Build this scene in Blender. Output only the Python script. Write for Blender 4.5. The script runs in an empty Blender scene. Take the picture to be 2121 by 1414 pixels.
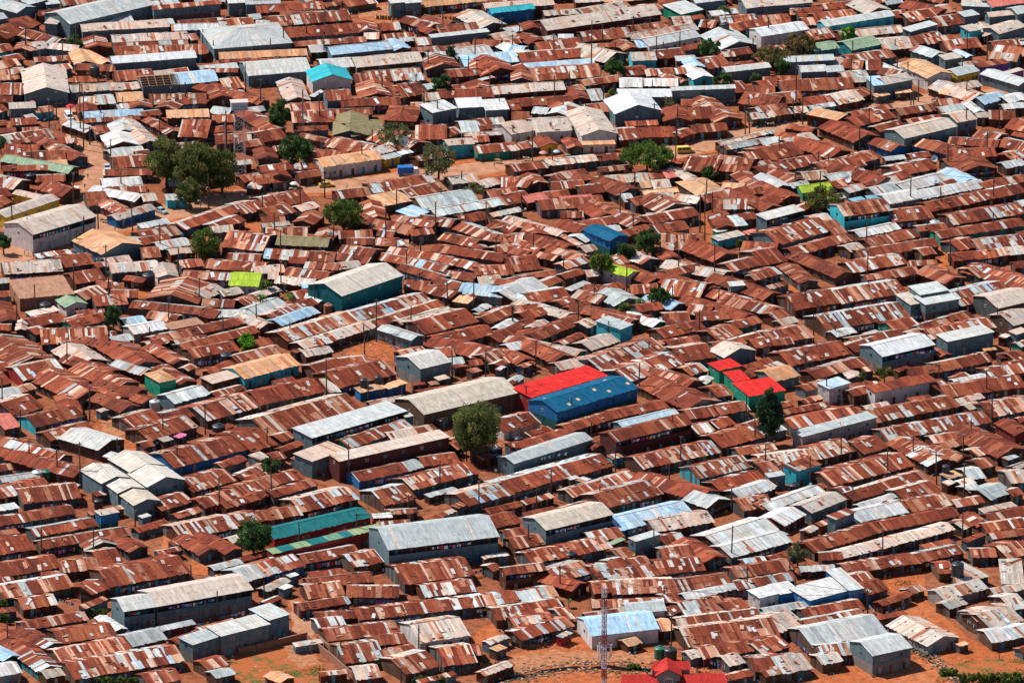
import bpy, bmesh, math, random
from mathutils import Vector, Matrix
rnd = random.Random(7)
PI = math.pi
scene = bpy.context.scene
col = scene.collection

# ------------------------------------------------------------------ camera (a long lens from a helicopter)
TH = math.radians(20.0); F = 19268.0; DIST = F/8.0
CAM = Vector((0, -DIST*math.cos(TH), DIST*math.sin(TH)))
FW = Vector((0, math.cos(TH), -math.sin(TH))); UP = Vector((0, math.sin(TH), math.cos(TH))); RT = Vector((1, 0, 0))
def unproj(px, py, z=0.0):
    r = FW*F + RT*(px-1060.5) + UP*(707-py)
    t = (z-CAM.z)/r.z
    return CAM + r*t
def proj(p):
    v = Vector(p)-CAM; d = v.dot(FW)
    return 1060.5+F*v.dot(RT)/d, 707-F*v.dot(UP)/d
cd = bpy.data.cameras.new('camera'); cam = bpy.data.objects.new('camera', cd); col.objects.link(cam)
cam.location = CAM; cam.rotation_euler = (PI/2-TH, 0, 0)
cd.sensor_width = 36; cd.lens = 36*F/2121.0; cd.clip_start = 10; cd.clip_end = 30000
scene.camera = cam

# ------------------------------------------------------------------ materials
def newmat(name):
    m = bpy.data.materials.new(name); m.use_nodes = True
    nt = m.node_tree; nt.nodes.clear()
    o = nt.nodes.new('ShaderNodeOutputMaterial'); b = nt.nodes.new('ShaderNodeBsdfPrincipled')
    nt.links.new(b.outputs[0], o.inputs[0]); return m, nt, b
def N(nt, t, **k):
    n = nt.nodes.new(t)
    for a, v in k.items(): setattr(n, a, v)
    return n
def mixrgb(nt, mode, fac, a, b):
    n = N(nt, 'ShaderNodeMix', data_type='RGBA', blend_type=mode)
    for s, v in ((0, fac), (6, a), (7, b)):
        if hasattr(v, 'node'): nt.links.new(v, n.inputs[s])
        else: n.inputs[s].default_value = v
    return n.outputs[2]
def ramp(nt, src, stops):
    n = N(nt, 'ShaderNodeValToRGB'); nt.links.new(src, n.inputs[0]); e = n.color_ramp.elements
    while len(e) > 1: e.remove(e[0])
    for i, (p, c) in enumerate(stops):
        x = e[0] if i == 0 else e.new(p)
        x.position = p; x.color = c if len(c) == 4 else (*c, 1)
    return n.outputs[0]
def noise(nt, vec, scale, detail=2.0, rough=0.5):
    n = N(nt, 'ShaderNodeTexNoise'); n.inputs['Scale'].default_value = scale
    n.inputs['Detail'].default_value = detail; n.inputs['Roughness'].default_value = rough
    if vec is not None: nt.links.new(vec, n.inputs['Vector'])
    return n.outputs[0]
def simple(name, c, rough=0.7, metal=0.0, var=0.25, scale=3.0):
    m, nt, b = newmat(name)
    tc = N(nt, 'ShaderNodeTexCoord')
    f = noise(nt, tc.outputs['Object'], scale, 3)
    k = ramp(nt, f, [(0.3, (1-var,)*3), (0.7, (1+var,)*3)])
    nt.links.new(mixrgb(nt, 'MULTIPLY', 1.0, (*c, 1), k), b.inputs['Base Color'])
    b.inputs['Roughness'].default_value = rough; b.inputs['Metallic'].default_value = metal
    return m
def iron_material(name, streak, rough, spec):
    """old corrugated sheets: every sheet has its own colour (tint); rust runs down the slope"""
    m, nt, b = newmat(name)
    at = N(nt, 'ShaderNodeAttribute', attribute_name='tint')
    uv = N(nt, 'ShaderNodeUVMap', uv_map='uv')
    mp = N(nt, 'ShaderNodeMapping'); mp.inputs['Scale'].default_value = (4.6, 0.30, 1)
    nt.links.new(uv.outputs[0], mp.inputs[0])
    n1 = noise(nt, mp.outputs[0], 1.0, 4, 0.6)
    n2 = noise(nt, uv.outputs[0], 0.55, 3, 0.6)
    n3 = noise(nt, uv.outputs[0], 3.1, 4, 0.7)
    k = ramp(nt, n1, [(0.3, (0.66,)*3), (0.5, (1.0,)*3), (0.72, (1.4,)*3)])
    c = mixrgb(nt, 'MULTIPLY', 1.0, at.outputs['Color'], k)
    c = mixrgb(nt, 'MULTIPLY', 1.0, c, ramp(nt, n2, [(0.3, (0.86, 0.84, 0.83)), (0.7, (1.12, 1.12, 1.12))]))
    # pale worn streaks and dark rust bleed, weighted by the sheet's own age (alpha)
    ms = N(nt, 'ShaderNodeMath', operation='MULTIPLY'); nt.links.new(at.outputs['Alpha'], ms.inputs[0])
    nt.links.new(ramp(nt, n1, [(0.56, (0, 0, 0)), (0.68, (streak,)*3)]), ms.inputs[1])
    c = mixrgb(nt, 'MIX', ms.outputs[0], c, (0.50, 0.27, 0.18, 1))
    md = N(nt, 'ShaderNodeMath', operation='MULTIPLY'); nt.links.new(at.outputs['Alpha'], md.inputs[0])
    nt.links.new(ramp(nt, n3, [(0.54, (0, 0, 0)), (0.66, (0.75,)*3)]), md.inputs[1])
    c = mixrgb(nt, 'MIX', md.outputs[0], c, (0.135, 0.030, 0.018, 1))
    nt.links.new(c, b.inputs['Base Color'])
    b.inputs['Roughness'].default_value = rough; b.inputs['Specular IOR Level'].default_value = spec
    return m
M_ROOF = iron_material('weathered_roof_iron', 0.6, 0.75, 0.10)
M_WALL = iron_material('wall_sheets_and_mud', 0.25, 0.9, 0.08)
M_UNDER = simple('roof_timber_dark', (0.09, 0.05, 0.03), 0.9)
M_WOOD = simple('weathered_pole_wood', (0.075, 0.058, 0.042), 0.85)
M_FRAME = simple('raw_rafters', (0.42, 0.20, 0.08), 0.8)
M_GLASS = simple('dark_window_pane', (0.03, 0.045, 0.055), 0.15, 0, 0.1)
M_STEEL = simple('galvanised_steel', (0.45, 0.47, 0.48), 0.45, 0.4)
M_REDP = simple('red_mast_paint', (0.42, 0.05, 0.035), 0.5)
M_WHITEP = simple('white_paint', (0.72, 0.72, 0.70), 0.5)
M_BLACKP = simple('black_tank_plastic', (0.022, 0.026, 0.032), 0.4)
M_GREENP = simple('green_tank_plastic', (0.02, 0.13, 0.085), 0.4)
M_STONE = simple('grey_ashlar_stone', (0.22, 0.22, 0.19), 0.9, 0, 0.35, 5)
M_RUBBER = simple('tyre_rubber', (0.02, 0.02, 0.02), 0.9)
M_BRICK = simple('mud_brick', (0.27, 0.12, 0.065), 0.95, 0, 0.35, 2)
M_BARK = simple('bark', (0.12, 0.085, 0.06), 0.95)
M_CANVAS = simple('canvas', (0.75, 0.72, 0.66), 0.9)
def tinted(name, rough=0.7, trans=0.0):
    m, nt, b = newmat(name)
    at = N(nt, 'ShaderNodeAttribute', attribute_name='tint')
    tc = N(nt, 'ShaderNodeTexCoord')
    k = ramp(nt, noise(nt, tc.outputs['Object'], 2.5, 2), [(0.3, (0.82,)*3), (0.7, (1.18,)*3)])
    c = mixrgb(nt, 'MULTIPLY', 1.0, at.outputs['Color'], k)
    nt.links.new(c, b.inputs['Base Color']); b.inputs['Roughness'].default_value = rough
    b.inputs['Specular IOR Level'].default_value = 0.25
    if trans:
        t = N(nt, 'ShaderNodeBsdfTranslucent'); nt.links.new(c, t.inputs[0]); mx = N(nt, 'ShaderNodeMixShader'); mx.inputs[0].default_value = trans
        nt.links.new(b.outputs[0], mx.inputs[1]); nt.links.new(t.outputs[0], mx.inputs[2])
        nt.links.new(mx.outputs[0], [n for n in nt.nodes if n.type == 'OUTPUT_MATERIAL'][0].inputs[0]); b.inputs['Specular IOR Level'].default_value = .1
    return m
M_LEAF = tinted('leaves', 0.7, 0.4); M_CLOTH = tinted('cloth', 0.9); M_PAINT = tinted('painted_metal', 0.35); M_BITS = tinted('scattered_bits', 0.9)

def ground_material(name, cs, dark):
    m, nt, b = newmat(name)
    tc = N(nt, 'ShaderNodeTexCoord'); o = tc.outputs['Object']
    f1 = noise(nt, o, 0.045, 5, 0.6); f2 = noise(nt, o, 0.5, 5, 0.65); f3 = noise(nt, o, 2.2, 3, 0.6)
    c = ramp(nt, f1, [(0.3, cs[0]), (0.5, cs[1]), (0.7, cs[2])])
    c = mixrgb(nt, 'MULTIPLY', 1.0, c, ramp(nt, f2, [(0.30, dark), (0.48, (0.92,)*3), (0.7, (1.22, 1.2, 1.2))]))
    c = mixrgb(nt, 'MULTIPLY', 1.0, c, ramp(nt, f3, [(0.3, (0.72,)*3), (0.7, (1.2,)*3)]))
    nt.links.new(c, b.inputs['Base Color']); b.inputs['Roughness'].default_value = 0.95
    b.inputs['Specular IOR Level'].default_value = 0.1
    bp = N(nt, 'ShaderNodeBump'); bp.inputs['Strength'].default_value = 0.7; bp.inputs['Distance'].default_value = 0.4
    nt.links.new(f2, bp.inputs['Height']); nt.links.new(bp.outputs[0], b.inputs['Normal'])
    return m
M_GROUND = ground_material('trodden_alley_earth', ((0.23, 0.072, 0.034), (0.28, 0.092, 0.042), (0.32, 0.115, 0.058)), (0.35, 0.32, 0.31))
M_YARD = ground_material('orange_laterite_earth', ((0.36, 0.095, 0.030), (0.42, 0.118, 0.040), (0.46, 0.155, 0.065)), (0.55, 0.5, 0.48))
def patch_material(name, c1, c2, sc=0.6, lo=.35, hi=.62):
    m, nt, b = newmat(name)
    tc = N(nt, 'ShaderNodeTexCoord'); o = tc.outputs['Object']
    c = ramp(nt, noise(nt, o, sc, 6, 0.65), [(lo, c1), (hi, c2)])
    nt.links.new(c, b.inputs['Base Color']); b.inputs['Roughness'].default_value = 0.95
    b.inputs['Specular IOR Level'].default_value = 0.1
    return m
M_ROAD = patch_material('worn_murram_road', (0.32, 0.15, 0.085), (0.47, 0.235, 0.135), 0.35)
M_STREAM = simple('dark_drain_water', (0.006, 0.006, 0.006), 0.9, 0, .3)
M_STREAM.node_tree.nodes['Principled BSDF'].inputs['Specular IOR Level'].default_value = 0.05
M_GRASSG = patch_material('thin_grass_soil', (0.11, 0.105, 0.028), (0.37, 0.105, 0.036), 0.22, .40, .50)
M_RUBBLE = patch_material('rubbish_strewn_soil', (0.26, 0.095, 0.04), (0.46, 0.20, 0.10), 0.8)

# ------------------------------------------------------------------ mesh helper
class MB:
    def __init__(s): s.v = []; s.f = []; s.c = []; s.u = []; s.m = []
    def face(s, pts, c=(0.5, 0.5, 0.5, 0), uv=None, mi=0):
        i = len(s.v); s.v.extend([tuple(p) for p in pts]); s.f.append(tuple(range(i, i+len(pts))))
        s.c.append(c if len(c) == 4 else (*c, 0)); s.u.append(uv or [(0, 0)]*len(pts)); s.m.append(mi)
    def box(s, x0, x1, y0, y1, z0, z1, c=(0.5, 0.5, 0.5, 0), mi=0, T=None):
        P = [Vector((x, y, z)) for z in (z0, z1) for y in (y0, y1) for x in (x0, x1)]
        if T: P = [T @ p for p in P]
        for q in ((0, 2, 3, 1), (4, 5, 7, 6), (0, 1, 5, 4), (2, 6, 7, 3), (0, 4, 6, 2), (1, 3, 7, 5)):
            s.face([P[k] for k in q], c, None, mi)
    def tube(s, a, b, r0, r1=None, n=6, c=(0.5, 0.5, 0.5, 0), mi=0, caps=True):
        a = Vector(a); b = Vector(b); r1 = r0 if r1 is None else r1
        d = (b-a).normalized(); x = d.orthogonal().normalized(); y = d.cross(x)
        A = [a+(x*math.cos(2*PI*k/n)+y*math.sin(2*PI*k/n))*r0 for k in range(n)]
        B = [b+(x*math.cos(2*PI*k/n)+y*math.sin(2*PI*k/n))*r1 for k in range(n)]
        for k in range(n): s.face([A[k], A[(k+1) % n], B[(k+1) % n], B[k]], c, None, mi)
        if caps: s.face(B, c, None, mi); s.face(A[::-1], c, None, mi)
    def lathe(s, prof, n=14, c=(0.5, 0.5, 0.5, 0), mi=0, T=None):
        R = [[Vector((r*math.cos(2*PI*k/n), r*math.sin(2*PI*k/n), z)) for k in range(n)] for r, z in prof]
        if T: R = [[T @ p for p in q] for q in R]
        for i in range(len(R)-1):
            for k in range(n): s.face([R[i][k], R[i][(k+1) % n], R[i+1][(k+1) % n], R[i+1][k]], c, None, mi)
    def mesh(s, name, mats, smooth=False):
        me = bpy.data.meshes.new(name); me.from_pydata(s.v, [], s.f)
        for m in (mats if isinstance(mats, (list, tuple)) else [mats]): me.materials.append(m)
        at = me.color_attributes.new('tint', 'FLOAT_COLOR', 'CORNER')
        a = []; u = []
        for f, c, w in zip(s.f, s.c, s.u):
            for k in range(len(f)): a.extend(c); u.extend(w[k])
        at.data.foreach_set('color', a)
        ul = me.uv_layers.new(name='uv'); ul.data.foreach_set('uv', u)
        me.polygons.foreach_set('material_index', s.m)
        if smooth:
            bm = bmesh.new(); bm.from_mesh(me); bmesh.ops.remove_doubles(bm, verts=bm.verts, dist=1e-4); bm.to_mesh(me); bm.free()
            me.polygons.foreach_set('use_smooth', [True]*len(me.polygons))
        return me
def link(name, me, parent=None, loc=None, rz=None, sc=None):
    o = bpy.data.objects.new(name, me); col.objects.link(o)
    if parent: o.parent = parent
    if loc is not None: o.location = loc
    if rz is not None: o.rotation_euler = (0, 0, rz)
    if sc is not None: o.scale = sc
    return o
THINGS = []      # (object, label stem, category)
def thing(name, stem, cat, loc, rz=0.0, group=None, me=None):
    o = link(name, me, None, loc, rz)
    o['category'] = cat
    if group: o['group'] = group
    THINGS.append((o, stem)); return o
def structure(name, me, loc=(0, 0, 0)):
    o = link(name, me, None, loc); o['kind'] = 'structure'; return o
TX = (0, 530, 1060, 1581); TY = (0, 354, 706, 1060); U = 540/212.1
def px(t, x, y): return TX[t[0]]+x*U, TY[t[1]]+y*U
# ---- survey data: one table per sheet of the survey grid; a house is  ax ay bx by d code[h]
# (front eave left end, right end, visible depth, roof/wall/form letters, eave height in dm)
H = {}
H[0,3] = """-6 12 62 1 7 r;29 20 80 11 7 r;-8 36 29 30 12 r;34 30 107 18 7 r;-5 54 50 45 11 r;50 49 81 46 9 m;82 44 101 41 13 r;
70 31 98 27 5 mg;106 33 121 29 10 rg;148 22 193 13 12 p;193 12 214 7 10 p;163 35 179 31 11 rg;184 34 198 30 12 rg;75 67 90 61 10 r;90 61 155 49 15 r;
4 70 60 61 11 m;-3 60 13 57 5 r;19 79 47 75 9 m;101 81 127 77 11 gsR52;128 77 206 63 13 tsR52;20 96 72 87 7 m;19 119 38 115 22 rg;37 111 51 107 12 pg;
49 107 95 100 11 r;94 97 103 95 10 wg;108 109 136 103 10 g;50 122 107 111 11 m;61 136 150 121 14 p;31 130 51 126 11 pg;38 135 53 132 6 t;3 121 17 117 12 bg;
-5 134 18 130 9 wcr;157 108 179 101 10 gsf50;180 101 220 91 11 gsf54;169 128 188 123 8 m;176 135 192 131 6 g;121 141 148 136 10 m;82 3 97 0 5 tbf46;
116 5 123 3 3 gsf30;141 27 150 25 4 mdf;34 53 50 52 4 r"""
H[1,3] = """15 22 94 4 9 Trr28;14 34 104 13 5 Crf42;108 31 198 20 18 gsR62;40 42 85 34 8 r;80 45 104 40 11 p;9 52 40 43 12 p;-10 57 9 52 12 g;
23 63 30 60 4 gsf;28 53 35 51 3 gsf;44 62 96 56 8 r;43 70 73 67 11 m;74 69 116 69 9 r;121 59 178 51 15 m26;138 69 180 64 10 p;36 80 77 74 6 m;
84 88 138 82 9 r;138 82 214 73 9 p;51 94 73 91 7 p;49 88 82 86 6 r;59 105 118 98 10 m;134 106 174 100 16 twr28;93 109 123 106 8 m;73 123 105 119 15 p;
106 118 131 113 6 m;122 132 150 125 15 m;153 125 180 122 15 m;166 117 184 116 8 m;82 136 102 134 10 t;11 88 28 83 14 gsf52;194 13 216 8 10 r;
186 38 196 36 3 tdf;197 36 206 35 3 gsf;193 48 200 46 6 r;196 88 214 86 10 m;196 113 204 110 5 odf;20 139 32 135 5 odg22;96 5 111 4 4 wrf;-6 9 38 2 8 p"""
H[2,3] = """28 15 83 2 12 csR56;117 16 165 8 10 t;88 15 148 1 12 b;66 25 92 20 9 p;80 27 92 22 3 Gdf;17 42 82 29 10 m;101 24 121 18 5 gsf50;3 30 27 26 9 m;-4 21 22 17 6 r;
-5 51 28 47 6 mdR46;38 57 67 49 12 p;71 55 87 52 12 p;50 64 62 58 9 rg;88 38 100 35 8 m;84 46 96 43 8 p;98 45 114 41 7 m;92 56 121 51 10 p;82 57 92 54 5 g;
121 51 158 47 11 m;123 27 142 24 8 p;125 40 150 37 11 m;157 41 175 37 14 rg;169 29 217 14 13 w;179 37 228 24 11 g;82 67 133 65 11 p;133 65 180 59 10 m;
67 66 82 65 9 m;182 54 231 46 9 m;184 63 232 55 7 p;202 70 218 66 9 wwf40;66 78 124 76 6 p;126 74 138 72 7 m;142 71 167 66 5 g;166 66 184 62 5 g;
95 83 126 80 8 gwr34;65 101 120 95 14 bwr36;62 88 93 84 6 m;0 74 38 68 9 p;2 86 43 79 10 p;4 95 37 90 9 m;8 104 51 92 9 p;42 88 51 86 10 m;41 102 49 98 4 grf24;
142 85 178 79 12 p;180 84 196 80 12 m;137 94 203 86 8 m;144 109 218 100 15 m;156 119 171 117 9 m;171 117 216 110 9 m;177 125 190 122 9 t;198 130 216 128 12 m;
207 134 220 131 5 m;146 119 156 117 6 t;127 84 139 81 6 m;121 97 133 95 9 o;95 109 106 106 6 odr20"""
H[3,3] = """59 6 75 0 6 msf50;76 9 118 0 10 g;17 11 35 2 12 w;0 15 11 12 9 p;37 17 45 13 4 t;14 20 20 18 4 gsf;42 33 100 15 10 r;100 15 160 3 8 r;65 38 156 14 7 t;
47 39 65 38 6 r;69 50 128 41 8 m;128 41 164 33 8 m;38 72 72 63 15 wbf42;70 64 82 62 20 gbf45;14 67 30 64 10 wbf40;2 83 38 77 5 g;81 68 102 63 10 r;77 59 92 56 9 m;
14 98 35 91 16 t;37 94 84 85 7 m;36 87 83 79 9 m;41 110 101 98 17 g;89 117 121 110 13 gsr52;47 118 75 115 10 p;48 124 65 121 8 t;0 100 12 98 9 m;0 116 22 109 12 m;
2 133 24 130 15 p;24 130 40 127 14 t;134 109 160 102 15 tcg24;147 71 183 62 9 tcr;121 67 132 63 6 mdr20;143 50 155 49 9 r;170 56 184 52 18 tdf;156 58 172 57 5 t;
170 37 190 36 7 m;194 58 212 58 20 tdf;200 38 216 34 13 m;204 47 216 43 7 m;188 67 216 62 5 t;203 80 216 77 13 t;152 79 166 74 7 t;186 95 212 88 15 t;
174 89 190 85 10 t;190 83 204 82 8 t;186 106 205 103 10 gdr;205 103 222 98 10 gdr;186 8 215 2 7 r;182 16 216 11 7 m;187 22 216 18 5 r;175 12 186 10 9 rg;163 14 171 11 8 m;160 109 167 107 3 odf20"""
H[0,2] = """10 21 44 15 18 mg;52 5 72 1 4 m;81 6 92 2 6 rg;62 21 88 16 12 tg;106 23 132 18 16 rg;141 19 154 16 12 mg;122 5 138 1 5 m;146 5 172 0 6 m;158 14 195 7 8 r;
194 18 231 9 7 m;199 31 244 19 11 oqr30;19 32 54 25 12 prr;-2 25 9 23 7 r;-3 37 10 34 10 r;17 42 30 38 5 m;0 46 18 43 6 g;46 39 72 33 12 mg;60 49 87 42 14 mg;
87 29 101 24 11 rg;78 33 88 30 5 mg;93 40 114 34 14 mg;91 51 106 46 9 rg;109 45 121 40 8 rg;116 51 128 47 9 rg;98 58 114 53 9 rg;130 34 144 31 8 onh44;
144 37 161 33 11 mg;115 28 126 24 7 gg;134 26 143 23 6 m;173 35 195 29 8 tdf30;153 24 160 21 4 m;142 51 171 43 9 gsr26;169 65 212 53 14 m;12 61 36 54 14 r;
50 60 67 59 15 rg;29 70 68 61 10 r;4 72 17 69 12 Pdr;41 81 77 72 8 m;46 99 60 93 20 pg;60 111 75 104 13 rg;9 96 21 91 16 rg;-4 106 11 104 5 m;80 89 102 80 8 gdg30;
88 95 95 91 4 gdf;82 58 88 56 3 tsf22;107 70 132 63 10 r;122 81 161 69 12 r;136 66 158 61 8 r;117 87 126 85 5 r;146 79 152 76 4 Kdf22;133 82 141 80 5 tdf22;
142 103 206 87 14 rbr;205 90 226 84 18 r;106 107 134 101 10 csg50;120 119 151 113 10 csg46;83 116 106 111 10 csg48;96 124 118 120 8 csg43;109 134 131 130 8 csg39;
157 123 193 113 12 m;197 113 220 103 6 m;202 115 224 109 5 m;132 138 157 130 10 p;167 136 197 127 9 m;196 126 230 116 9 m;184 136 214 128 5 r;
0 128 42 119 9 m;19 132 66 127 12 r;207 95 216 92 4 tsf;57 120 65 117 4 gdf;79 126 88 124 4 rdf"""
H[1,2] = """-5 6 14 2 5 r;41 13 63 9 5 t;32 10 39 8 3 mdf;46 5 66 0 5 p;50 26 72 20 8 r;72 21 93 18 7 r;68 38 115 27 14 r;60 42 69 41 12 tdf;4 52 56 41 12 r;
112 20 120 22 5 m;120 13 139 8 5 p;150 13 162 12 7 p;134 23 159 17 12 wsr54;108 39 123 34 5 obf26;85 42 108 38 5 obf26;182 15 199 7 9 rg;190 18 206 13 9 m;
199 21 206 17 5 r;206 18 218 15 6 m;175 20 185 19 4 r;176 26 184 24 4 mdf;198 24 203 21 3 gsf;149 32 158 30 4 tdf30;143 36 149 35 3 mdf;128 36 138 35 2 mdf;
162 22 170 20 3 mdf;160 19 170 18 5 g;137 60 214 42 15 cdr44;10 76 87 55 16 m;46 79 123 57 13 gsF46;21 82 33 78 7 r;77 87 128 70 9 p;46 98 74 88 12 tsf46;
68 98 158 78 8 tmf58;110 80 132 76 6 t;131 76 148 72 5 m;84 114 124 106 8 r;124 106 137 102 8 g;137 102 166 98 8 r;128 121 182 107 11 p;105 134 131 128 14 p;
17 117 40 111 8 r;15 127 51 117 6 r;38 139 84 128 12 p;2 122 13 112 6 m;-4 131 13 124 6 r;4 97 12 94 5 tcf;22 90 39 84 4 r;15 97 25 95 6 r;173 134 210 124 12 p;
165 136 172 133 5 mdf;184 97 196 94 5 mdf;164 88 170 86 6 r;150 65 156 62 3 odf;122 62 128 61 3 gsf38"""
H[2,2] = """0 8 12 5 6 w;4 19 19 15 8 rg;10 22 19 18 3 m;33 18 52 13 15 rg;52 13 61 8 13 tg;65 8 88 0 9 t;74 25 126 7 14 p;40 24 73 17 7 t;96 33 141 18 13 psr30;
138 17 166 13 12 r;173 14 199 8 6 tsg32;130 6 155 2 6 m;165 5 197 0 4 m;199 6 215 3 8 r;169 24 187 20 8 Rnf40;181 33 194 31 9 Rnf40;193 45 223 40 13 Rnf44;
195 30 205 25 6 r;146 28 160 24 8 m;140 40 158 33 12 mg;158 35 164 30 6 w;168 46 180 43 10 p;142 56 170 49 20 rg;16 46 78 28 13 Rrf46;37 58 103 38 13 Bbr50;
-6 74 24 66 11 rwr;47 74 84 63 7 r;84 63 128 54 7 r;90 70 136 59 5 bsr30;85 82 147 67 9 rmR54;67 88 77 85 12 rg;24 85 50 77 7 r;0 88 24 84 5 r;2 100 66 80 8 gsR38;
144 64 194 56 8 m;168 71 182 67 7 p;150 76 165 73 8 p;171 87 206 78 12 r;107 104 170 90 11 p;153 112 196 102 11 p;-2 124 83 101 12 r;82 96 91 94 4 tqf;
58 115 64 112 5 gdf;48 113 55 111 3 wdf;50 127 103 112 8 m;77 136 123 124 14 r;152 130 169 122 17 rg;170 122 207 112 9 r;186 128 214 120 8 w;159 136 178 129 6 gg;
189 138 214 133 10 m;206 106 218 102 11 p;186 93 216 88 6 m"""
H[3,2] = """22 20 72 10 12 r;-4 5 25 2 5 m;75 9 98 2 8 r;97 13 140 3 11 wsR50;145 13 153 11 8 rg;144 25 187 16 8 r;121 28 144 25 6 r;206 17 217 14 9 r;193 14 200 13 4 mdf;
180 8 190 7 2 odf;43 31 86 19 8 m;83 25 90 24 4 mdf;110 25 120 22 3 mdf;70 31 81 30 5 tg;54 39 71 34 8 bwf44;74 45 90 41 6 m28;91 42 141 32 7 rwf42;
144 41 154 37 10 m;158 32 168 28 4 m;150 46 214 37 10 r;184 30 214 25 8 p;196 24 218 20 6 r;157 35 183 30 4 g;16 60 55 53 4 m;24 72 80 60 9 m;
32 78 93 62 7 gcf46;93 66 160 53 10 p;101 81 186 66 10 p;47 96 76 89 12 p;82 92 102 86 12 r;0 102 47 96 9 p;2 108 18 105 10 m;27 106 48 100 9 mqf46;
5 111 18 109 4 gsf34;-3 123 11 118 8 g;57 118 123 101 13 r;134 102 157 97 17 pg;159 98 170 94 8 mg;139 83 162 79 6 m;148 88 164 84 6 m;174 94 184 91 7 m;
191 95 216 88 20 rg;199 97 208 94 4 gdf;186 62 222 55 12 p;168 56 178 53 5 t;160 51 180 46 4 t;145 47 151 46 3 gdf;205 77 220 74 9 rg;151 112 162 109 6 obf26;
168 113 181 111 9 g;178 104 190 101 8 r;202 116 218 114 10 t;150 117 157 115 4 tdf;163 118 173 115 5 t;168 123 178 120 6 g;185 129 203 123 11 g;203 126 212 124 6 p;
74 130 136 112 9 r;68 129 78 127 10 p;116 130 145 122 11 m;80 136 112 126 4 g;108 140 120 136 10 m;122 139 155 133 10 m;158 135 180 131 6 m;40 140 68 129 10 tsr30;
5 138 50 122 7 w;0 137 10 132 8 m;30 126 52 119 4 m;3 25 19 20 6 psf30;9 33 30 28 10 osr30"""
H[0,1] = """11 15 25 8 7 tg;-4 14 12 12 8 m;29 15 50 21 9 r;10 19 30 23 4 tyr30;5 38 49 23 6 tyr44;27 52 79 37 13 twR54;-2 22 10 20 7 r;-4 31 10 25 8 r;84 4 125 3 5 r;
84 13 116 11 6 w;84 19 120 17 5 r;110 25 120 20 6 wg;117 25 128 24 6 t;72 28 88 27 10 r;96 36 110 33 10 mg;95 40 127 31 5 tbr;136 24 152 23 5 gqf26;199 9 214 6 5 m;
200 14 211 15 5 tdh20;83 68 116 60 10 osg34;100 58 116 58 4 t;118 57 148 51 8 m;118 60 140 56 6 r;150 48 195 33 7 m;197 35 212 32 9 m;178 48 200 40 7 r;
172 50 190 49 5 t;130 64 155 60 6 g;139 68 156 66 4 t;180 62 214 65 13 p;117 71 131 70 8 m;50 79 77 75 9 r;88 77 108 74 6 t;79 79 90 77 4 p;4 84 51 81 9 t28;
184 73 211 74 6 m;91 83 130 80 7 t;128 87 145 86 10 twg;148 79 166 77 6 m;166 79 214 82 7 m;148 87 188 89 6 m;62 92 86 88 9 r;100 88 116 91 4 r;
186 93 210 94 10 Lwr28;16 104 60 100 16 eef36;54 111 71 108 7 Gwg26;70 105 88 99 8 m;78 110 104 108 8 m;90 103 112 103 6 m;78 95 90 95 5 m;118 104 160 108 16 mg;
168 104 184 97 9 t;182 102 198 99 5 t;200 110 212 106 7 p;164 110 190 111 6 m;105 111 162 117 6 r;162 118 174 120 7 r;174 119 200 119 6 g;118 120 142 123 6 p;
139 129 166 124 6 ecf28;109 133 137 128 7 wcr26;103 126 120 123 6 b;27 127 53 122 7 r;60 128 89 121 7 r;64 119 86 117 5 m;55 124 73 119 4 m;29 133 39 130 6 r;
34 141 88 139 12 m;80 137 96 135 5 r;93 140 109 137 5 g;0 123 15 122 15 rg;13 130 21 130 8 tg;126 140 200 124 6 r;150 146 211 131 6 r;196 122 210 116 6 g"""
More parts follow.
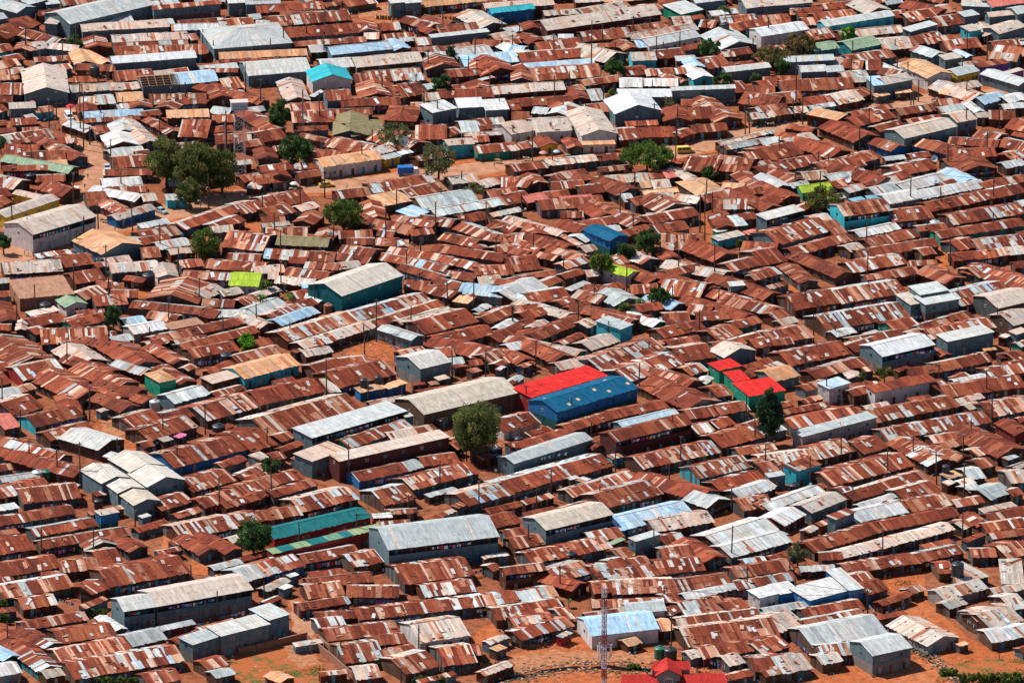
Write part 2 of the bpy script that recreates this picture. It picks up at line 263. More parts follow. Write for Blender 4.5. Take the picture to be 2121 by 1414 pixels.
H[1,1] = """-2 10 12 9 6 m;2 11 12 10 5 m;14 10 32 8 9 rh;36 6 54 4 5 m;9 31 45 24 10 m;-3 34 9 30 9 m;12 38 33 33 8 r;37 33 52 29 5 t;30 42 46 44 9 mg;5 42 24 41 4 m;
6 46 28 44 3 t;96 18 116 15 8 m;116 15 150 9 8 m;68 23 94 20 7 m;103 29 133 23 11 odf;126 22 156 15 8 m;129 38 142 33 11 bdf;136 31 181 24 10 g;147 37 204 27 6 g;
204 28 218 25 7 m;186 14 200 10 6 t;200 13 214 13 8 m;192 23 216 20 7 m;160 11 182 8 6 t;90 40 108 39 13 mg;92 44 104 39 7 mg;92 46 124 52 8 m;110 41 142 47 6 m;
130 42 158 46 7 m;148 56 176 62 7 r;160 47 190 57 8 m;168 42 190 39 6 r;186 46 205 52 9 r;205 52 216 48 8 m;176 62 182 65 5 r;190 57 216 58 6 p;198 67 212 64 6 m;
127 53 145 51 5 r;8 53 24 53 6 m;22 53 42 53 7 m;46 56 62 57 9 mg;16 60 58 62 7 k;6 71 42 73 8 p;42 73 63 74 8 m;27 75 41 75 5 m;39 79 66 81 5 m;67 80 86 78 5 t;
68 55 95 54 6 m;98 53 111 54 5 p;74 60 96 60 5 r;96 60 113 61 6 r;113 61 124 61 5 p;63 72 90 76 13 m;142 65 200 74 6 r;106 67 146 73 6 m;146 73 190 84 6 p;
98 72 153 82 6 p;114 80 150 90 6 r;150 86 176 90 6 m;143 91 163 96 6 r;120 96 140 97 7 r;134 98 158 104 7 r;180 86 210 84 8 m;182 92 200 91 6 t;194 92 218 95 5 r;
164 99 200 103 8 bcr26;203 102 218 107 6 bcr;160 106 172 108 6 odf40;172 106 185 99 4 r;70 102 120 85 15 cNr58;22 86 56 90 8 m;0 84 24 82 6 t;10 88 18 88 6 t;
15 91 46 94 6 t;38 95 48 94 3 b;34 104 46 102 6 m;50 108 58 106 6 wg;35 113 51 108 6 r;16 122 38 113 8 p;21 126 52 115 7 b;4 128 16 124 8 tg;1 117 25 108 8 g;
26 139 84 122 10 p;84 122 144 106 9 p;98 127 154 109 6 r;40 145 98 127 7 t;138 133 181 122 13 r;118 125 160 113 4 t;98 129 126 138 6 gsr30;152 142 195 133 9 r;
198 139 214 133 8 r;190 124 216 114 8 r;200 130 214 122 5 w;182 115 192 110 4 g;184 122 198 120 6 m"""
H[2,1] = """14 12 30 10 7 mg;-2 12 12 14 6 m;36 9 52 5 6 m;50 9 68 7 8 rh;72 11 112 8 6 t;34 15 60 13 6 r;58 19 76 17 7 r;86 20 106 15 9 rg;106 14 117 13 5 o;108 20 136 17 4 o;
116 15 130 14 7 t;112 7 126 5 5 r;126 6 134 5 6 Pdr;144 9 154 7 9 tg;152 21 176 17 12 oh;170 17 187 18 7 o;194 16 210 14 12 mg;158 26 196 18 7 r;163 31 200 31 8 m;
202 32 222 24 8 r;196 19 214 17 5 r;0 25 16 22 7 m;13 26 30 23 6 Pdr;30 22 48 20 5 r;24 32 76 28 8 m;40 25 66 23 4 Pdr;34 46 54 51 8 r;40 38 58 38 5 m;68 39 86 36 9 rg;
60 47 87 42 6 r;96 46 113 42 20 mg;92 25 100 24 6 g;101 28 115 25 6 r;115 25 134 22 6 t;130 24 150 27 6 t;120 34 146 28 8 mg;113 43 153 36 7 r;106 38 114 40 5 g;
120 51 145 47 7 r;94 53 114 47 5 r;167 47 183 46 13 rg;167 50 176 48 3 wnf20;182 45 192 44 9 gdf;188 40 200 38 5 r;80 57 95 53 8 Bbg46;60 58 65 56 8 g;82 50 90 49 5 g;
38 53 46 50 11 tg;0 46 22 50 6 m;10 54 32 52 6 mg;-2 58 17 55 6 p;40 66 54 61 10 rg;54 61 59 60 8 tg;60 66 70 64 5 t;50 74 64 70 9 mg;34 73 42 69 8 mg;20 66 28 64 7 mg;
10 70 20 66 5 mg;0 65 9 63 5 g;0 82 24 80 11 m;45 80 64 74 6 p;62 86 72 85 5 t;44 88 60 83 5 r;5 89 38 84 4 m;0 91 20 88 4 r;30 94 42 89 6 r;122 64 150 64 12 m;
164 74 185 68 15 rg;168 57 190 52 5 tqf;186 66 214 68 9 r;193 52 201 50 4 Pdf;203 53 214 52 4 tsf;180 82 214 74 8 r;170 88 180 82 7 tg;106 76 120 72 7 tg;
124 73 138 71 8 rg;129 86 156 80 6 rcr28;94 86 104 82 6 Lwg34;110 92 125 88 10 rg;83 77 96 74 7 m;74 100 93 95 6 m;56 99 74 101 7 r;98 100 120 99 7 m;118 100 152 104 13 p;
155 101 170 95 10 rg;178 94 190 93 4 gsf40;198 89 214 85 5 m;205 105 220 100 15 rg;186 122 199 117 20 rg;209 117 222 112 14 mg;152 122 181 120 7 r;141 116 160 118 8 p;
130 113 142 108 6 bg;84 110 106 105 8 gsg26;104 115 124 112 6 r;108 124 116 118 11 rg;115 127 126 123 7 wg;126 126 146 125 10 r;64 119 92 127 8 r;16 108 48 103 9 r;
48 103 70 108 8 m;42 110 52 106 6 m;50 114 65 109 5 r;42 120 52 116 10 tg;6 116 24 113 6 m;12 121 30 116 7 r;3 130 20 122 5 r;22 130 33 124 7 t;8 136 26 130 5 r;
22 138 61 122 8 r;2 106 30 94 13 g;68 122 88 129 8 gqf46;124 136 158 128 8 r;168 138 188 132 10 r;184 128 204 123 6 r;176 144 214 134 6 m;108 143 153 136 3 m;62 128 70 124 8 t"""
H[3,1] = """20 11 36 7 10 mg;34 8 54 6 7 t;56 9 86 3 6 g;60 14 74 10 6 m;92 12 108 6 12 rg;95 12 112 9 6 t;106 9 121 4 7 r;70 18 90 13 5 m;8 16 24 13 9 gg;24 14 38 11 4 g;
13 25 31 21 11 rg;0 33 15 29 13 rg;32 18 57 15 6 Lnr;92 20 115 15 7 g;116 17 152 8 8 w;160 11 176 8 9 bg;146 13 158 9 4 m;130 23 182 13 7 w;103 27 130 22 8 gcr;
73 25 83 23 3 Adf;86 25 102 24 5 Adf;137 33 190 22 8 r;190 22 214 17 8 r;182 15 200 11 6 r;200 11 216 8 6 m;66 37 104 32 10 mqR50;106 42 139 38 10 r;155 44 214 34 9 p;
13 60 57 48 13 msr26;58 52 68 50 12 m;38 43 56 40 6 t;79 54 112 47 6 w;88 62 128 53 7 r;71 66 83 63 6 t;144 55 214 44 6 r;26 69 75 56 7 r;80 71 143 61 7 r;74 83 118 75 9 p;
160 65 176 61 9 r;176 65 214 60 9 p;155 73 192 70 6 r;192 69 214 67 6 t;59 87 74 83 15 rg;30 92 45 90 14 rg;130 69 141 67 6 m;120 77 142 76 4 m;0 77 20 73 13 r;
-2 88 15 83 7 m;100 88 128 83 6 r;84 89 100 87 4 m;148 92 165 87 8 mg;212 97 230 90 22 mg;176 87 187 84 10 m;26 113 63 107 12 r;64 108 117 99 12 m;161 110 204 100 13 p;
132 109 160 104 9 gsf52;120 109 131 107 11 tsf46;128 101 151 97 9 gsf62;191 112 222 105 12 tdr44;204 126 222 121 12 tdr36;51 130 119 118 13 p;2 117 15 111 8 mg;10 121 24 117 7 m;
16 126 29 122 5 t;8 141 41 135 11 m;60 135 76 131 5 g;84 134 95 131 3 gdf;108 131 128 126 9 m;120 134 130 131 4 t;131 131 172 119 7 m;137 137 190 127 9 m;
150 139 188 131 8 gsf46;206 133 216 130 5 tsf34;196 136 202 133 4 mdf;74 142 116 135 7 r;3 40 34 32 7 gsF50"""
H[0,0] = """14 11 29 6 7 gsg42;-6 17 6 15 5 gsr40;24 4 39 0 5 gsf40;6 32 33 19 11 r;36 19 46 20 5 tsf40;57 20 125 4 12 gsr46;61 23 88 19 5 w;90 20 109 18 7 g;67 26 138 22 6 tsr32;
125 8 180 3 3 msr44;186 3 206 2 4 gsf40;52 5 75 2 6 m;38 4 49 3 4 gsf34;133 20 142 19 4 g;146 21 185 18 4 r;140 25 178 24 5 g;178 23 188 23 5 t;187 23 208 21 7 m;
204 16 213 15 4 g;174 40 238 35 15 gsh34;26 41 40 39 6 tsr;39 40 62 42 5 tsr;44 37 56 33 7 mg;22 32 30 30 4 gsf;31 31 40 29 3 mdf;70 40 89 39 8 mg;92 35 153 32 6 t;
93 39 153 36 4 p;94 46 168 44 8 m;92 52 160 47 6 wsr38;61 53 78 52 10 og;82 53 92 51 9 og;62 57 93 58 5 m;156 33 162 32 5 t;179 48 250 45 5 o;180 51 252 50 3 r;
202 62 253 58 11 gsr34;164 58 194 55 4 g;163 58 193 59 3 m;116 71 146 69 8 Fsr34;146 69 178 66 9 bsr34;20 77 56 76 27 tsg36;6 51 20 48 5 m;0 56 17 53 6 m;
0 65 16 64 8 m;0 77 18 77 9 m;16 60 22 59 5 t;0 43 12 41 6 m;10 41 24 42 6 mg;95 66 125 64 8 r;126 62 143 60 4 t;143 60 154 59 4 r;56 75 102 73 6 tsr;102 73 114 72 5 tsr;
184 73 199 71 9 m;172 81 190 80 10 rg;206 84 216 80 15 rg;64 85 80 85 6 t;81 85 94 84 7 g;96 83 117 82 7 o;122 85 168 84 8 m;97 90 106 89 5 t;104 89 124 88 4 rg;
126 88 142 90 5 rg;64 92 80 91 6 rg;8 89 29 88 5 tsr34;24 98 31 97 5 tdf;-2 92 7 90 6 m;10 102 30 101 5 m;30 92 44 90 4 m;68 96 117 94 5 b;117 95 132 93 4 r;68 100 114 97 3 m;
70 108 80 105 6 gg;78 109 90 107 6 m;90 109 113 108 8 wg;88 120 113 118 9 wg;114 118 130 116 20 tg;92 128 108 125 6 g;106 124 117 123 4 g;136 96 170 95 6 o;136 109 146 107 10 mg;
145 111 168 112 14 m;170 92 185 94 6 g;174 100 192 99 6 r;170 108 190 107 5 m;176 117 205 116 7 m;202 97 216 107 6 r;205 109 215 109 5 m;8 118 46 112 8 m;2 127 30 128 10 r;
18 133 54 131 9 r;58 131 72 128 15 mg;48 117 63 116 5 m;19 109 40 108 5 m;40 135 55 134 4 o;2 139 44 138 4 m;56 141 65 136 8 Gg;94 137 122 135 9 r;112 128 123 127 5 r;
200 120 215 118 5 m;182 135 205 133 3 t;186 79 200 77 4 t;200 92 216 90 4 g"""
H[1,0] = """2 11 56 7 6 r28;56 6 69 4 3 m;-8 4 20 3 3 gsr40;11 22 78 16 8 m;20 13 62 12 3 m;0 23 11 23 6 g;26 31 93 26 8 rsr;84 27 100 26 8 mg;88 32 100 32 5 t;31 38 90 34 4 m;
62 45 111 40 7 bsr30;112 42 127 40 7 bg;45 43 57 42 6 g;54 56 82 54 7 w;82 55 136 50 8 tdr30;46 67 78 65 9 Qwg40;192 11 227 7 4 Qbr36;187 8 243 4 5 t34;110 3 122 2 4 gsf44;
122 3 135 2 4 gsf44;135 6 188 1 5 o;182 24 204 20 10 tg;116 18 140 24 6 m;102 25 118 24 6 m;150 28 182 25 7 m;140 28 150 26 4 rg;104 33 130 31 5 m;143 31 190 26 3 gsf36;
132 37 143 36 6 p;118 34 131 33 3 g;164 48 194 44 8 g;176 37 198 38 5 r;150 42 176 38 4 m;196 34 214 31 6 t;205 43 216 44 6 b;204 37 216 35 4 m;170 54 214 50 8 b;
128 43 152 41 4 m;140 47 155 46 4 g;139 57 166 55 8 mg;24 83 44 82 16 tg;2 85 12 82 18 rg;58 82 78 81 8 msr34;47 79 56 74 3 wdf;82 67 96 66 7 p;92 67 136 64 9 m;126 66 137 65 6 g;
84 80 114 79 11 mg;114 80 140 76 10 m;158 63 184 61 6 m;184 62 214 58 10 mg;182 66 194 63 2 gdf;194 77 252 73 7 tdr34;138 82 150 81 6 t;148 80 194 79 7 r;172 74 192 73 6 rg;
160 76 174 74 6 r;70 87 118 85 6 r;25 92 57 90 7 m;30 100 64 99 9 m;60 94 95 93 5 m;126 89 143 89 5 m;104 98 130 99 11 rh;63 110 90 110 16 kg;78 111 106 108 11 k;
144 92 164 88 9 wsf40;165 88 186 87 8 wsf38;187 90 206 89 9 wsf38;130 113 155 113 11 r;154 112 168 108 6 r;168 108 182 107 9 g;182 106 195 104 9 r;194 104 204 103 8 t;
206 90 216 89 8 r;170 111 206 109 3 t;172 116 190 115 5 m;55 119 88 126 9 m;98 126 114 122 6 t;55 136 103 129 7 owr36;4 116 26 112 9 r;2 130 18 129 8 rg;5 140 22 138 5 m;
20 138 53 137 5 m;42 132 54 131 8 r;8 108 25 105 15 mg;54 127 74 128 5 r;122 123 142 116 8 mg;156 119 178 117 5 tqr36;180 125 214 122 6 mnr;118 126 128 124 3 wdf;105 130 118 127 4 gyf"""
H[2,0] = """60 14 98 7 7 t;27 13 58 11 4 t;29 25 122 12 9 tmr36;76 2 106 0 2 o;98 10 112 7 4 m;138 12 156 8 11 gnf30;150 3 175 0 3 gsr40;191 7 245 2 7 tsr34;148 16 157 15 3 r;
152 22 165 23 6 m;168 20 200 18 6 p;178 26 214 20 6 m;203 30 242 24 7 wwr38;60 34 98 30 8 m;100 27 132 23 6 m;98 32 152 24 5 t;133 22 148 21 8 t;103 39 113 38 6 b;
112 38 154 30 7 gwr30;170 41 200 37 11 gg;2 34 14 33 5 mg;14 36 28 33 5 mg;10 25 26 24 5 rg;-4 27 9 25 4 g;4 46 18 43 7 gg;9 20 22 20 2 r;28 34 38 32 4 t;38 31 50 31 3 g;
22 41 34 40 6 r;34 40 58 38 7 r;54 40 63 41 3 t;66 39 88 38 3 m;92 41 104 39 6 mg;8 50 60 46 7 r;60 46 78 43 5 Gdr;76 51 94 44 6 tg;98 50 118 49 7 tqr32;120 48 142 46 7 r;
10 57 68 53 5 b;9 52 38 50 3 r;18 66 74 62 10 m;58 70 90 66 5 m;0 66 16 66 12 mg;94 62 112 60 7 r;110 62 142 60 5 m;138 68 145 66 9 mg;134 50 150 49 4 w;143 56 159 55 7 bg;
148 65 164 63 9 wqg;160 56 178 53 9 r;166 47 196 43 5 r;168 47 182 46 4 t;172 56 198 53 4 r;175 59 211 55 4 gsr34;88 71 106 71 7 w;106 70 135 70 6 w;86 79 130 79 6 wsr32;
130 74 182 72 3 gsr46;84 93 122 90 11 wsg38;57 111 86 109 19 twg36;58 118 84 117 3 owf26;0 110 19 106 10 twr34;20 108 49 106 11 twr34;4 87 50 84 6 r;48 82 64 81 7 rg;
65 82 76 81 9 g;47 75 60 72 4 m;-2 90 6 89 6 r;46 95 62 92 8 rg;62 92 84 90 7 m;16 92 28 93 5 g;28 93 46 95 9 gg;0 97 14 97 6 m;88 114 104 113 9 r;104 112 134 111 8 r;
124 99 146 99 11 rg;146 97 166 96 9 r;138 86 160 86 5 r;166 100 188 97 16 mg;138 112 150 108 6 r;148 108 176 106 6 r;182 76 194 74 9 r;184 84 214 88 10 r;190 77 214 77 7 r;
204 72 216 70 6 m;196 97 214 95 5 t;0 123 22 119 5 m;24 120 38 118 6 ryg;46 121 58 120 7 mg;29 135 70 131 5 t;70 131 92 129 5 m;2 140 30 136 6 r;193 131 214 128 7 m;
175 122 214 115 4 g;170 118 214 108 3 t;138 138 165 141 12 r;158 138 192 141 12 m;196 139 214 134 5 m"""
H[3,0] = """0 23 24 21 10 m;30 14 48 11 6 r;34 21 46 20 6 m;46 20 78 16 9 m;42 9 78 5 5 r;22 12 48 12 5 m;84 12 104 8 7 tdg34;51 22 107 13 5 gqr36;107 15 119 13 6 m;120 18 142 14 8 m;
142 22 164 19 8 m;110 6 140 13 7 r;140 13 158 9 7 m;101 4 114 2 3 g;80 5 100 2 3 m;186 6 214 2 6 Ptr44;162 5 186 6 3 gsr40;164 14 176 12 5 gsf40;184 14 206 12 4 tsr38;
207 12 218 10 6 gsr44;168 26 178 24 6 tqf38;192 28 214 22 7 tsr38;180 30 192 29 9 tg;120 26 142 20 5 gsf38;64 31 115 26 6 t;98 41 122 39 9 t;120 38 148 31 7 m;40 33 60 30 8 m;
42 42 62 39 6 Gtr36;72 41 96 36 8 Gtr34;119 41 137 47 6 gsr;148 49 162 47 5 tsf38;134 36 156 33 5 m;150 41 178 38 8 m;166 47 171 46 5 bg;16 51 58 49 5 gsR38;31 59 52 58 5 gsr32;
52 59 66 58 5 gsr32;60 53 68 49 5 t;64 55 80 56 7 m;72 52 108 46 7 m;84 57 96 57 8 r;87 56 99 55 3 g;92 60 108 63 6 m;112 62 120 60 9 wg;134 64 154 60 10 owg38;158 62 176 58 6 gyr32;
162 55 176 53 4 t;176 55 200 51 4 mvf36;200 60 212 57 3 tvf30;184 48 206 50 6 t;186 43 214 46 7 m;188 39 216 36 5 m;208 70 220 66 8 gsg30;16 75 74 72 9 r;0 68 12 68 5 m;12 66 30 66 4 r;
2 86 34 83 9 r;34 87 58 84 7 m;62 85 82 81 9 t;39 89 59 86 3 w;68 68 88 66 9 t;80 80 89 75 8 m;90 70 101 69 8 bsf44;100 69 122 65 6 tsr44;92 79 103 77 3 odf22;108 76 121 75 3 odf22;
0 96 24 92 9 m;26 92 37 91 5 t;35 93 60 98 7 odf34;76 103 108 95 8 r;74 95 106 88 4 m;112 94 144 89 6 m;155 74 178 70 5 t;143 76 154 78 4 o;168 83 185 78 10 tg;180 85 199 80 7 bsr;
144 86 160 85 5 m;172 92 180 91 8 gg;145 92 165 89 5 g;174 96 184 95 4 t;115 113 158 103 9 tsr44;158 100 174 97 8 tsr44;74 116 95 111 11 rg;85 117 104 123 7 mbr;120 118 150 126 8 rbr;
150 129 190 127 7 r;150 117 190 120 6 r;190 119 216 124 8 r;170 111 188 115 7 m;184 97 205 97 7 r;196 104 216 108 9 m;200 84 216 80 6 g;196 89 214 87 4 w;2 131 33 125 11 r;
0 118 22 115 5 g;24 120 46 114 8 t;54 129 72 123 13 rg;18 138 50 133 8 r;0 143 26 137 8 m;50 141 84 134 9 m;76 134 96 128 8 m;100 131 116 129 3 g;110 143 142 137 9 r;
150 134 166 131 5 m;160 141 191 137 9 rg;198 137 214 134 5 g;204 131 216 127 8 m"""
# poles: x ytop ybase
P = {}
P[0,0]="20.5 22 45;51 35 55;63 0 8;62.5 21 45;77 27 43;93 24 38;120 24 38;131 3 18;165 24 36;174 33 47;10.5 64 85;80 63 75;65.5 67 112;68 76 122;100 79 90;125 71 95;139 72 88;151 67 88;200 52 75;40 82 105;46 76 98;58 86 113;82 87 100;85 94 113;185 90 132;187 113 135;73 103 118;130 95 112;90 113 135;26 115 137"
P[1,0]="70 0 11;56 9 27;41.5 20 35;23 20 42;12 32 48;55.5 30 48;111.5 4 25;152.5 11 29;131 22 37;200.5 16 32;209 28 45;178 30 54;98 37 45;73 45 55;102 49 58;140 40 60;173 46 66;180 48 65;103 57 80;130 60 78;38 73 105;52 75 103;4 66 90;148 82 100;198 78 94;124 66 80;137 71 95;190 60 78;94.5 105 123;86.5 118 138;209 103 118;30 127 137"
P[2,0]="6 20 33;64.5 17 62;74 20 40;98.5 13 32;112 14 30;34.5 29 48;84 34 46;117.5 30 56;136.5 26 42;123.5 34 47;158.5 8 30;209 15 35;35 62 86;47 58 72;72.5 55 70;114 65 80;116 84 101;134 87 120;102 96 111;193.5 78 113;190 85 116;133 106 138;168 121 138;74.5 70 90;17 106 139;33 125 139;73 127 139;196.5 31 45;172 118 132"
P[3,0]="4 14 36;32 5 18;166 25 48;182 30 50;207 32 48;71 47 69;72.5 33 50;26.5 47 90;107 32 45;109 47 61;117.5 50 73;126 65 83;87 58 83;60 38 54;149.5 0 8;192 88 105;32 78 103;24 80 97;120 76 92;122 75 94;165 65 84;165 90 110;86 88 108;78.5 103 123;13 110 130;186 48 60;45 123 139;150 117 139;182 107 128;53 125 139;91 130 139;206 128 139;162 47 64"
P[0,1]="10.5 28 55;22 38 59;34 57 75;60 3 30;98.5 0 18;108 26 52;141.5 3 21;170 3 31;62.5 48 66;68 37 56;86.5 60 93;88.5 83 112;80 27 50;130.5 43 68;145 63 85;29 92 119;13.5 107 131;60 75 100;54 121 139;162 87 111;137 107 128;209 108 128;182 118 138;122 127 139"
P[1,1]="36.5 10 34;15.5 34 57;5.5 19 38;56 0 22;138.5 0 13;167 0 15;114.5 14 36;105.5 27 63;146 25 59;151 13 29;134 54 73;20 48 70;79.5 65 80;122.5 64 85;96 55 73;195.5 54 75;133 82 97;156 90 110;177 87 118;63 42 62;20.5 75 98;48 92 112;98 104 139;126 110 131;130 123 139;28 123 139;88 125 139;168.5 126 139;209 110 130;188 25 50"
P[2,1]="8.5 18 39;17.5 50 70;31 8 24;73.5 0 13;88 17 44;100 0 20;99 35 54;158 7 28;163 17 42;153 20 50;157 18 60;191 25 40;165 59 91;135.5 65 88;42 69 88;93.5 75 98;67 91 108;131 93 114;190 81 92;54 105 130;79 122 139;1 110 130;152.5 113 136;197.5 130 139;168 96 113"
P[3,1]="46 0 27;26 0 17;119.5 6 29;144.5 13 34;187 4 28;72.5 29 49;83.5 43 66;84.5 65 90;133.5 36 52;187 34 51;152 55 77;123 84 92;33.5 92 115;41 117 139;158 93 105;190.5 111 130;2 0 12;87 129 135;58.5 125 139"
P[0,2]="54.5 0 24;123 0 10;172 7 25;73 38 65;2 30 57;16.5 56 78;132.5 59 81;167 51 76;24 80 103;47 88 112;65.5 82 120;95.5 79 96;144 86 104;178.5 110 139;109 125 139"
P[1,2]="88.5 0 12;57.5 15 47;91.5 33 50;119 36 52;160 4 35;187 7 32;205 18 32;136 53 63;75.5 84 115;149.5 97 123;171.5 82 98;181.5 115 139;124 125 139;9 70 92;13 100 130"
P[2,2]="19.5 0 23;12 36 57;53 22 36;49 45 68;103.5 18 44;111.5 0 15;65 66 80;133 47 57;131 60 84;84.5 85 110;137 79 104;190.5 43 66;198 63 86;128 100 124;71.5 117 132;32 104 130;20 120 139;206 84 108;179 120 139"
P[3,2]="34 8 30;87 3 19;51.5 30 50;143 20 40;181.5 23 47;186 43 69;63.5 46 60;63.5 74 99;169 63 83;122 78 98;1.5 85 108;38 93 121;101 88 113;162.5 77 103;141 89 117;163.5 101 129;72.5 118 139;41 130 139;201 0 16"
P[0,3]="33.5 13 37;76 11 40;82.5 0 16;110 0 14;155.5 43 58;177 64 88;6.5 89 112;127 78 92;178 100 120"
P[1,3]="36 10 36;82 1 26;104 25 40;7 57 71;69.5 104 123;132.5 92 114;118 127 139"
P[2,3]="13.5 10 32;39.5 43 67;115.5 13 38;178.5 11 42;191.5 45 66;124 60 77;129.5 85 110;61 2 10;158 0 13"
P[3,3]="97 15 38;21.5 38 54;26 53 75;162 0 26;85 63 86;41 0 10"
# trees, photo pixels: centre x, crown top, crown width, crown height, kind
TREES = """345 272 90 110 o;408 285 112 112 o;460 302 72 92 o;392 365 60 62 o;578 197 50 72 d;614 276 84 66 d;915 146 44 52 d;934 88 26 42 c;818 250 84 60 s;908 292 92 78 s;
1272 118 46 42 d;1340 282 126 74 a;1498 146 48 42 d;1470 78 56 40 d;1656 64 74 56 b;1604 90 104 46 f;1620 118 36 40 d;1755 52 38 34 l;1470 342 40 34 d;1705 384 96 56 y;
712 408 100 66 m;425 470 68 66 m;155 72 42 32 d;1340 470 58 60 d;1296 496 44 46 d;1245 512 50 62 m;1366 588 56 48 d;1292 624 36 30 m;512 687 38 42 l;988 820 106 126 o;
1593 786 66 134 c;560 946 44 42 d;526 1072 76 74 d;234 628 36 50 d;2 280 26 32 d;8 480 32 40 d;1832 756 38 30 y;1652 1118 40 46 s;1268 180 28 36 m;1386 196 30 34 s;
1566 150 26 26 d;1500 12 40 22 m;2090 316 16 20 d;982 374 52 34 s;1843 100 12 10 l;1785 768 24 22 m;552 572 28 40 m;883 462 44 10 d;1532 494 14 18 m"""
BUSHES = "240 1400 84 20;888 1398 62 20;2050 1392 120 24;2105 1400 60 20;1965 1384 34 14;4 1240 22 22;6 1268 20 24;200 1260 36 16;1312 1374 22 10;1128 1322 12 9;250 810 34 10;900 384 36 9;566 786 12 8;560 800 14 8"
PALMS = "598 604 26;540 604 30;1178 1238 14;1178 1264 16;1325 614 24;1392 582 10;475 600 14;640 1412 20"
# ------------------------------------------------------------------ colours of sheets and walls
RUST = [(0.203, 0.042, 0.0195), (0.162, 0.033, 0.016), (0.250, 0.055, 0.0245), (0.130, 0.027, 0.0145), (0.290, 0.078, 0.035), (0.210, 0.047, 0.022)]
PALE = [(0.53, 0.29, 0.19), (0.57, 0.37, 0.27), (0.46, 0.21, 0.125), (0.55, 0.42, 0.34)]
MID = [(0.34, 0.13, 0.075), (0.40, 0.18, 0.11), (0.30, 0.09, 0.050)]
TAN = [(0.50, 0.42, 0.35), (0.54, 0.45, 0.38), (0.44, 0.38, 0.33), (0.53, 0.40, 0.32)]
GALV = [(0.42, 0.45, 0.44), (0.47, 0.50, 0.49), (0.38, 0.42, 0.42), (0.50, 0.50, 0.47)]
WHITE = [(0.54, 0.54, 0.52), (0.58, 0.60, 0.61), (0.52, 0.49, 0.45)]
BLUEG = [(0.33, 0.47, 0.58), (0.40, 0.52, 0.60), (0.34, 0.52, 0.66)]
ORNG = [(0.58, 0.29, 0.14), (0.54, 0.31, 0.18), (0.62, 0.35, 0.19)]
MIX = {'r': ((RUST, .885), (MID, .045), (PALE, .045), (TAN, .012), (GALV, .013)), 'm': ((RUST, .60), (MID, .16), (PALE, .16), (TAN, .04), (GALV, .04)),
 't': ((TAN, .60), (PALE, .20), (MID, .10), (GALV, .10)), 'p': ((RUST, .48), (GALV, .17), (PALE, .14), (WHITE, .06), (MID, .12), (BLUEG, .03)),
 'g': ((GALV, .88), (TAN, .07), (MID, .05)), 'w': ((WHITE, .72), (GALV, .16), (TAN, .12)), 'b': ((BLUEG, .86), (WHITE, .08), (GALV, .06)),
 'o': ((ORNG, .9), (PALE, .1)), 'F': ((RUST, 1.),), 'c': (([(0.55, 0.50, 0.43), (0.58, 0.54, 0.48), (0.50, 0.44, 0.36)], .85), (TAN, .1), (MID, .05))}
PAINT = {'B': (0.002, 0.092, 0.185), 'R': (0.58, 0.024, 0.020), 'T': (0.010, 0.140, 0.150), 'Q': (0.03, 0.36, 0.42), 'L': (0.32, 0.45, 0.035), 'G': (0.24, 0.33, 0.22),
 'A': (0.14, 0.34, 0.42), 'K': (0.62, 0.16, 0.32), 'P': (0.58, 0.17, 0.13), 'k': (0.22, 0.19, 0.10)}
RWORD = {'r': 'dark rust', 'm': 'streaky rust', 't': 'pale tan', 'p': 'patchwork', 'g': 'plain grey', 'w': 'bright white', 'b': 'pale blue', 'o': 'orange tan',
 'B': 'blue', 'R': 'bright red', 'T': 'teal green', 'Q': 'turquoise', 'L': 'lime green', 'G': 'sage green', 'A': 'faded aqua', 'K': 'pink', 'P': 'faded red', 'k': 'olive brown',
 'C': 'striped', 'e': 'earth coloured', 'F': 'open rafter', 'c': 'cream'}
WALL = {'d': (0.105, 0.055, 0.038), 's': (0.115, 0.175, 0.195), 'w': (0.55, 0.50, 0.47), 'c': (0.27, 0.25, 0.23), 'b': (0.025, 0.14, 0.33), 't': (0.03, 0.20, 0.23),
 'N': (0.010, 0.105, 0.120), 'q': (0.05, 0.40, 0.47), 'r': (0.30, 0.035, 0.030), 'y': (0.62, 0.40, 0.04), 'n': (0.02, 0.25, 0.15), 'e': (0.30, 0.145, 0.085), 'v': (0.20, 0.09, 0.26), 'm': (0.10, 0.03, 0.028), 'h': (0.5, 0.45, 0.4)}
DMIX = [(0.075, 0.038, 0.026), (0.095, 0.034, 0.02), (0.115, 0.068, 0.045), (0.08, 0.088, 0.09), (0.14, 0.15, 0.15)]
def jit(c, a=0.12, al=None):
    k = 1+rnd.uniform(-a, a)
    r = (c[0]*k, c[1]*k*(1+rnd.uniform(-.03, .03)), c[2]*k)
    return (*r, al) if al is not None else r
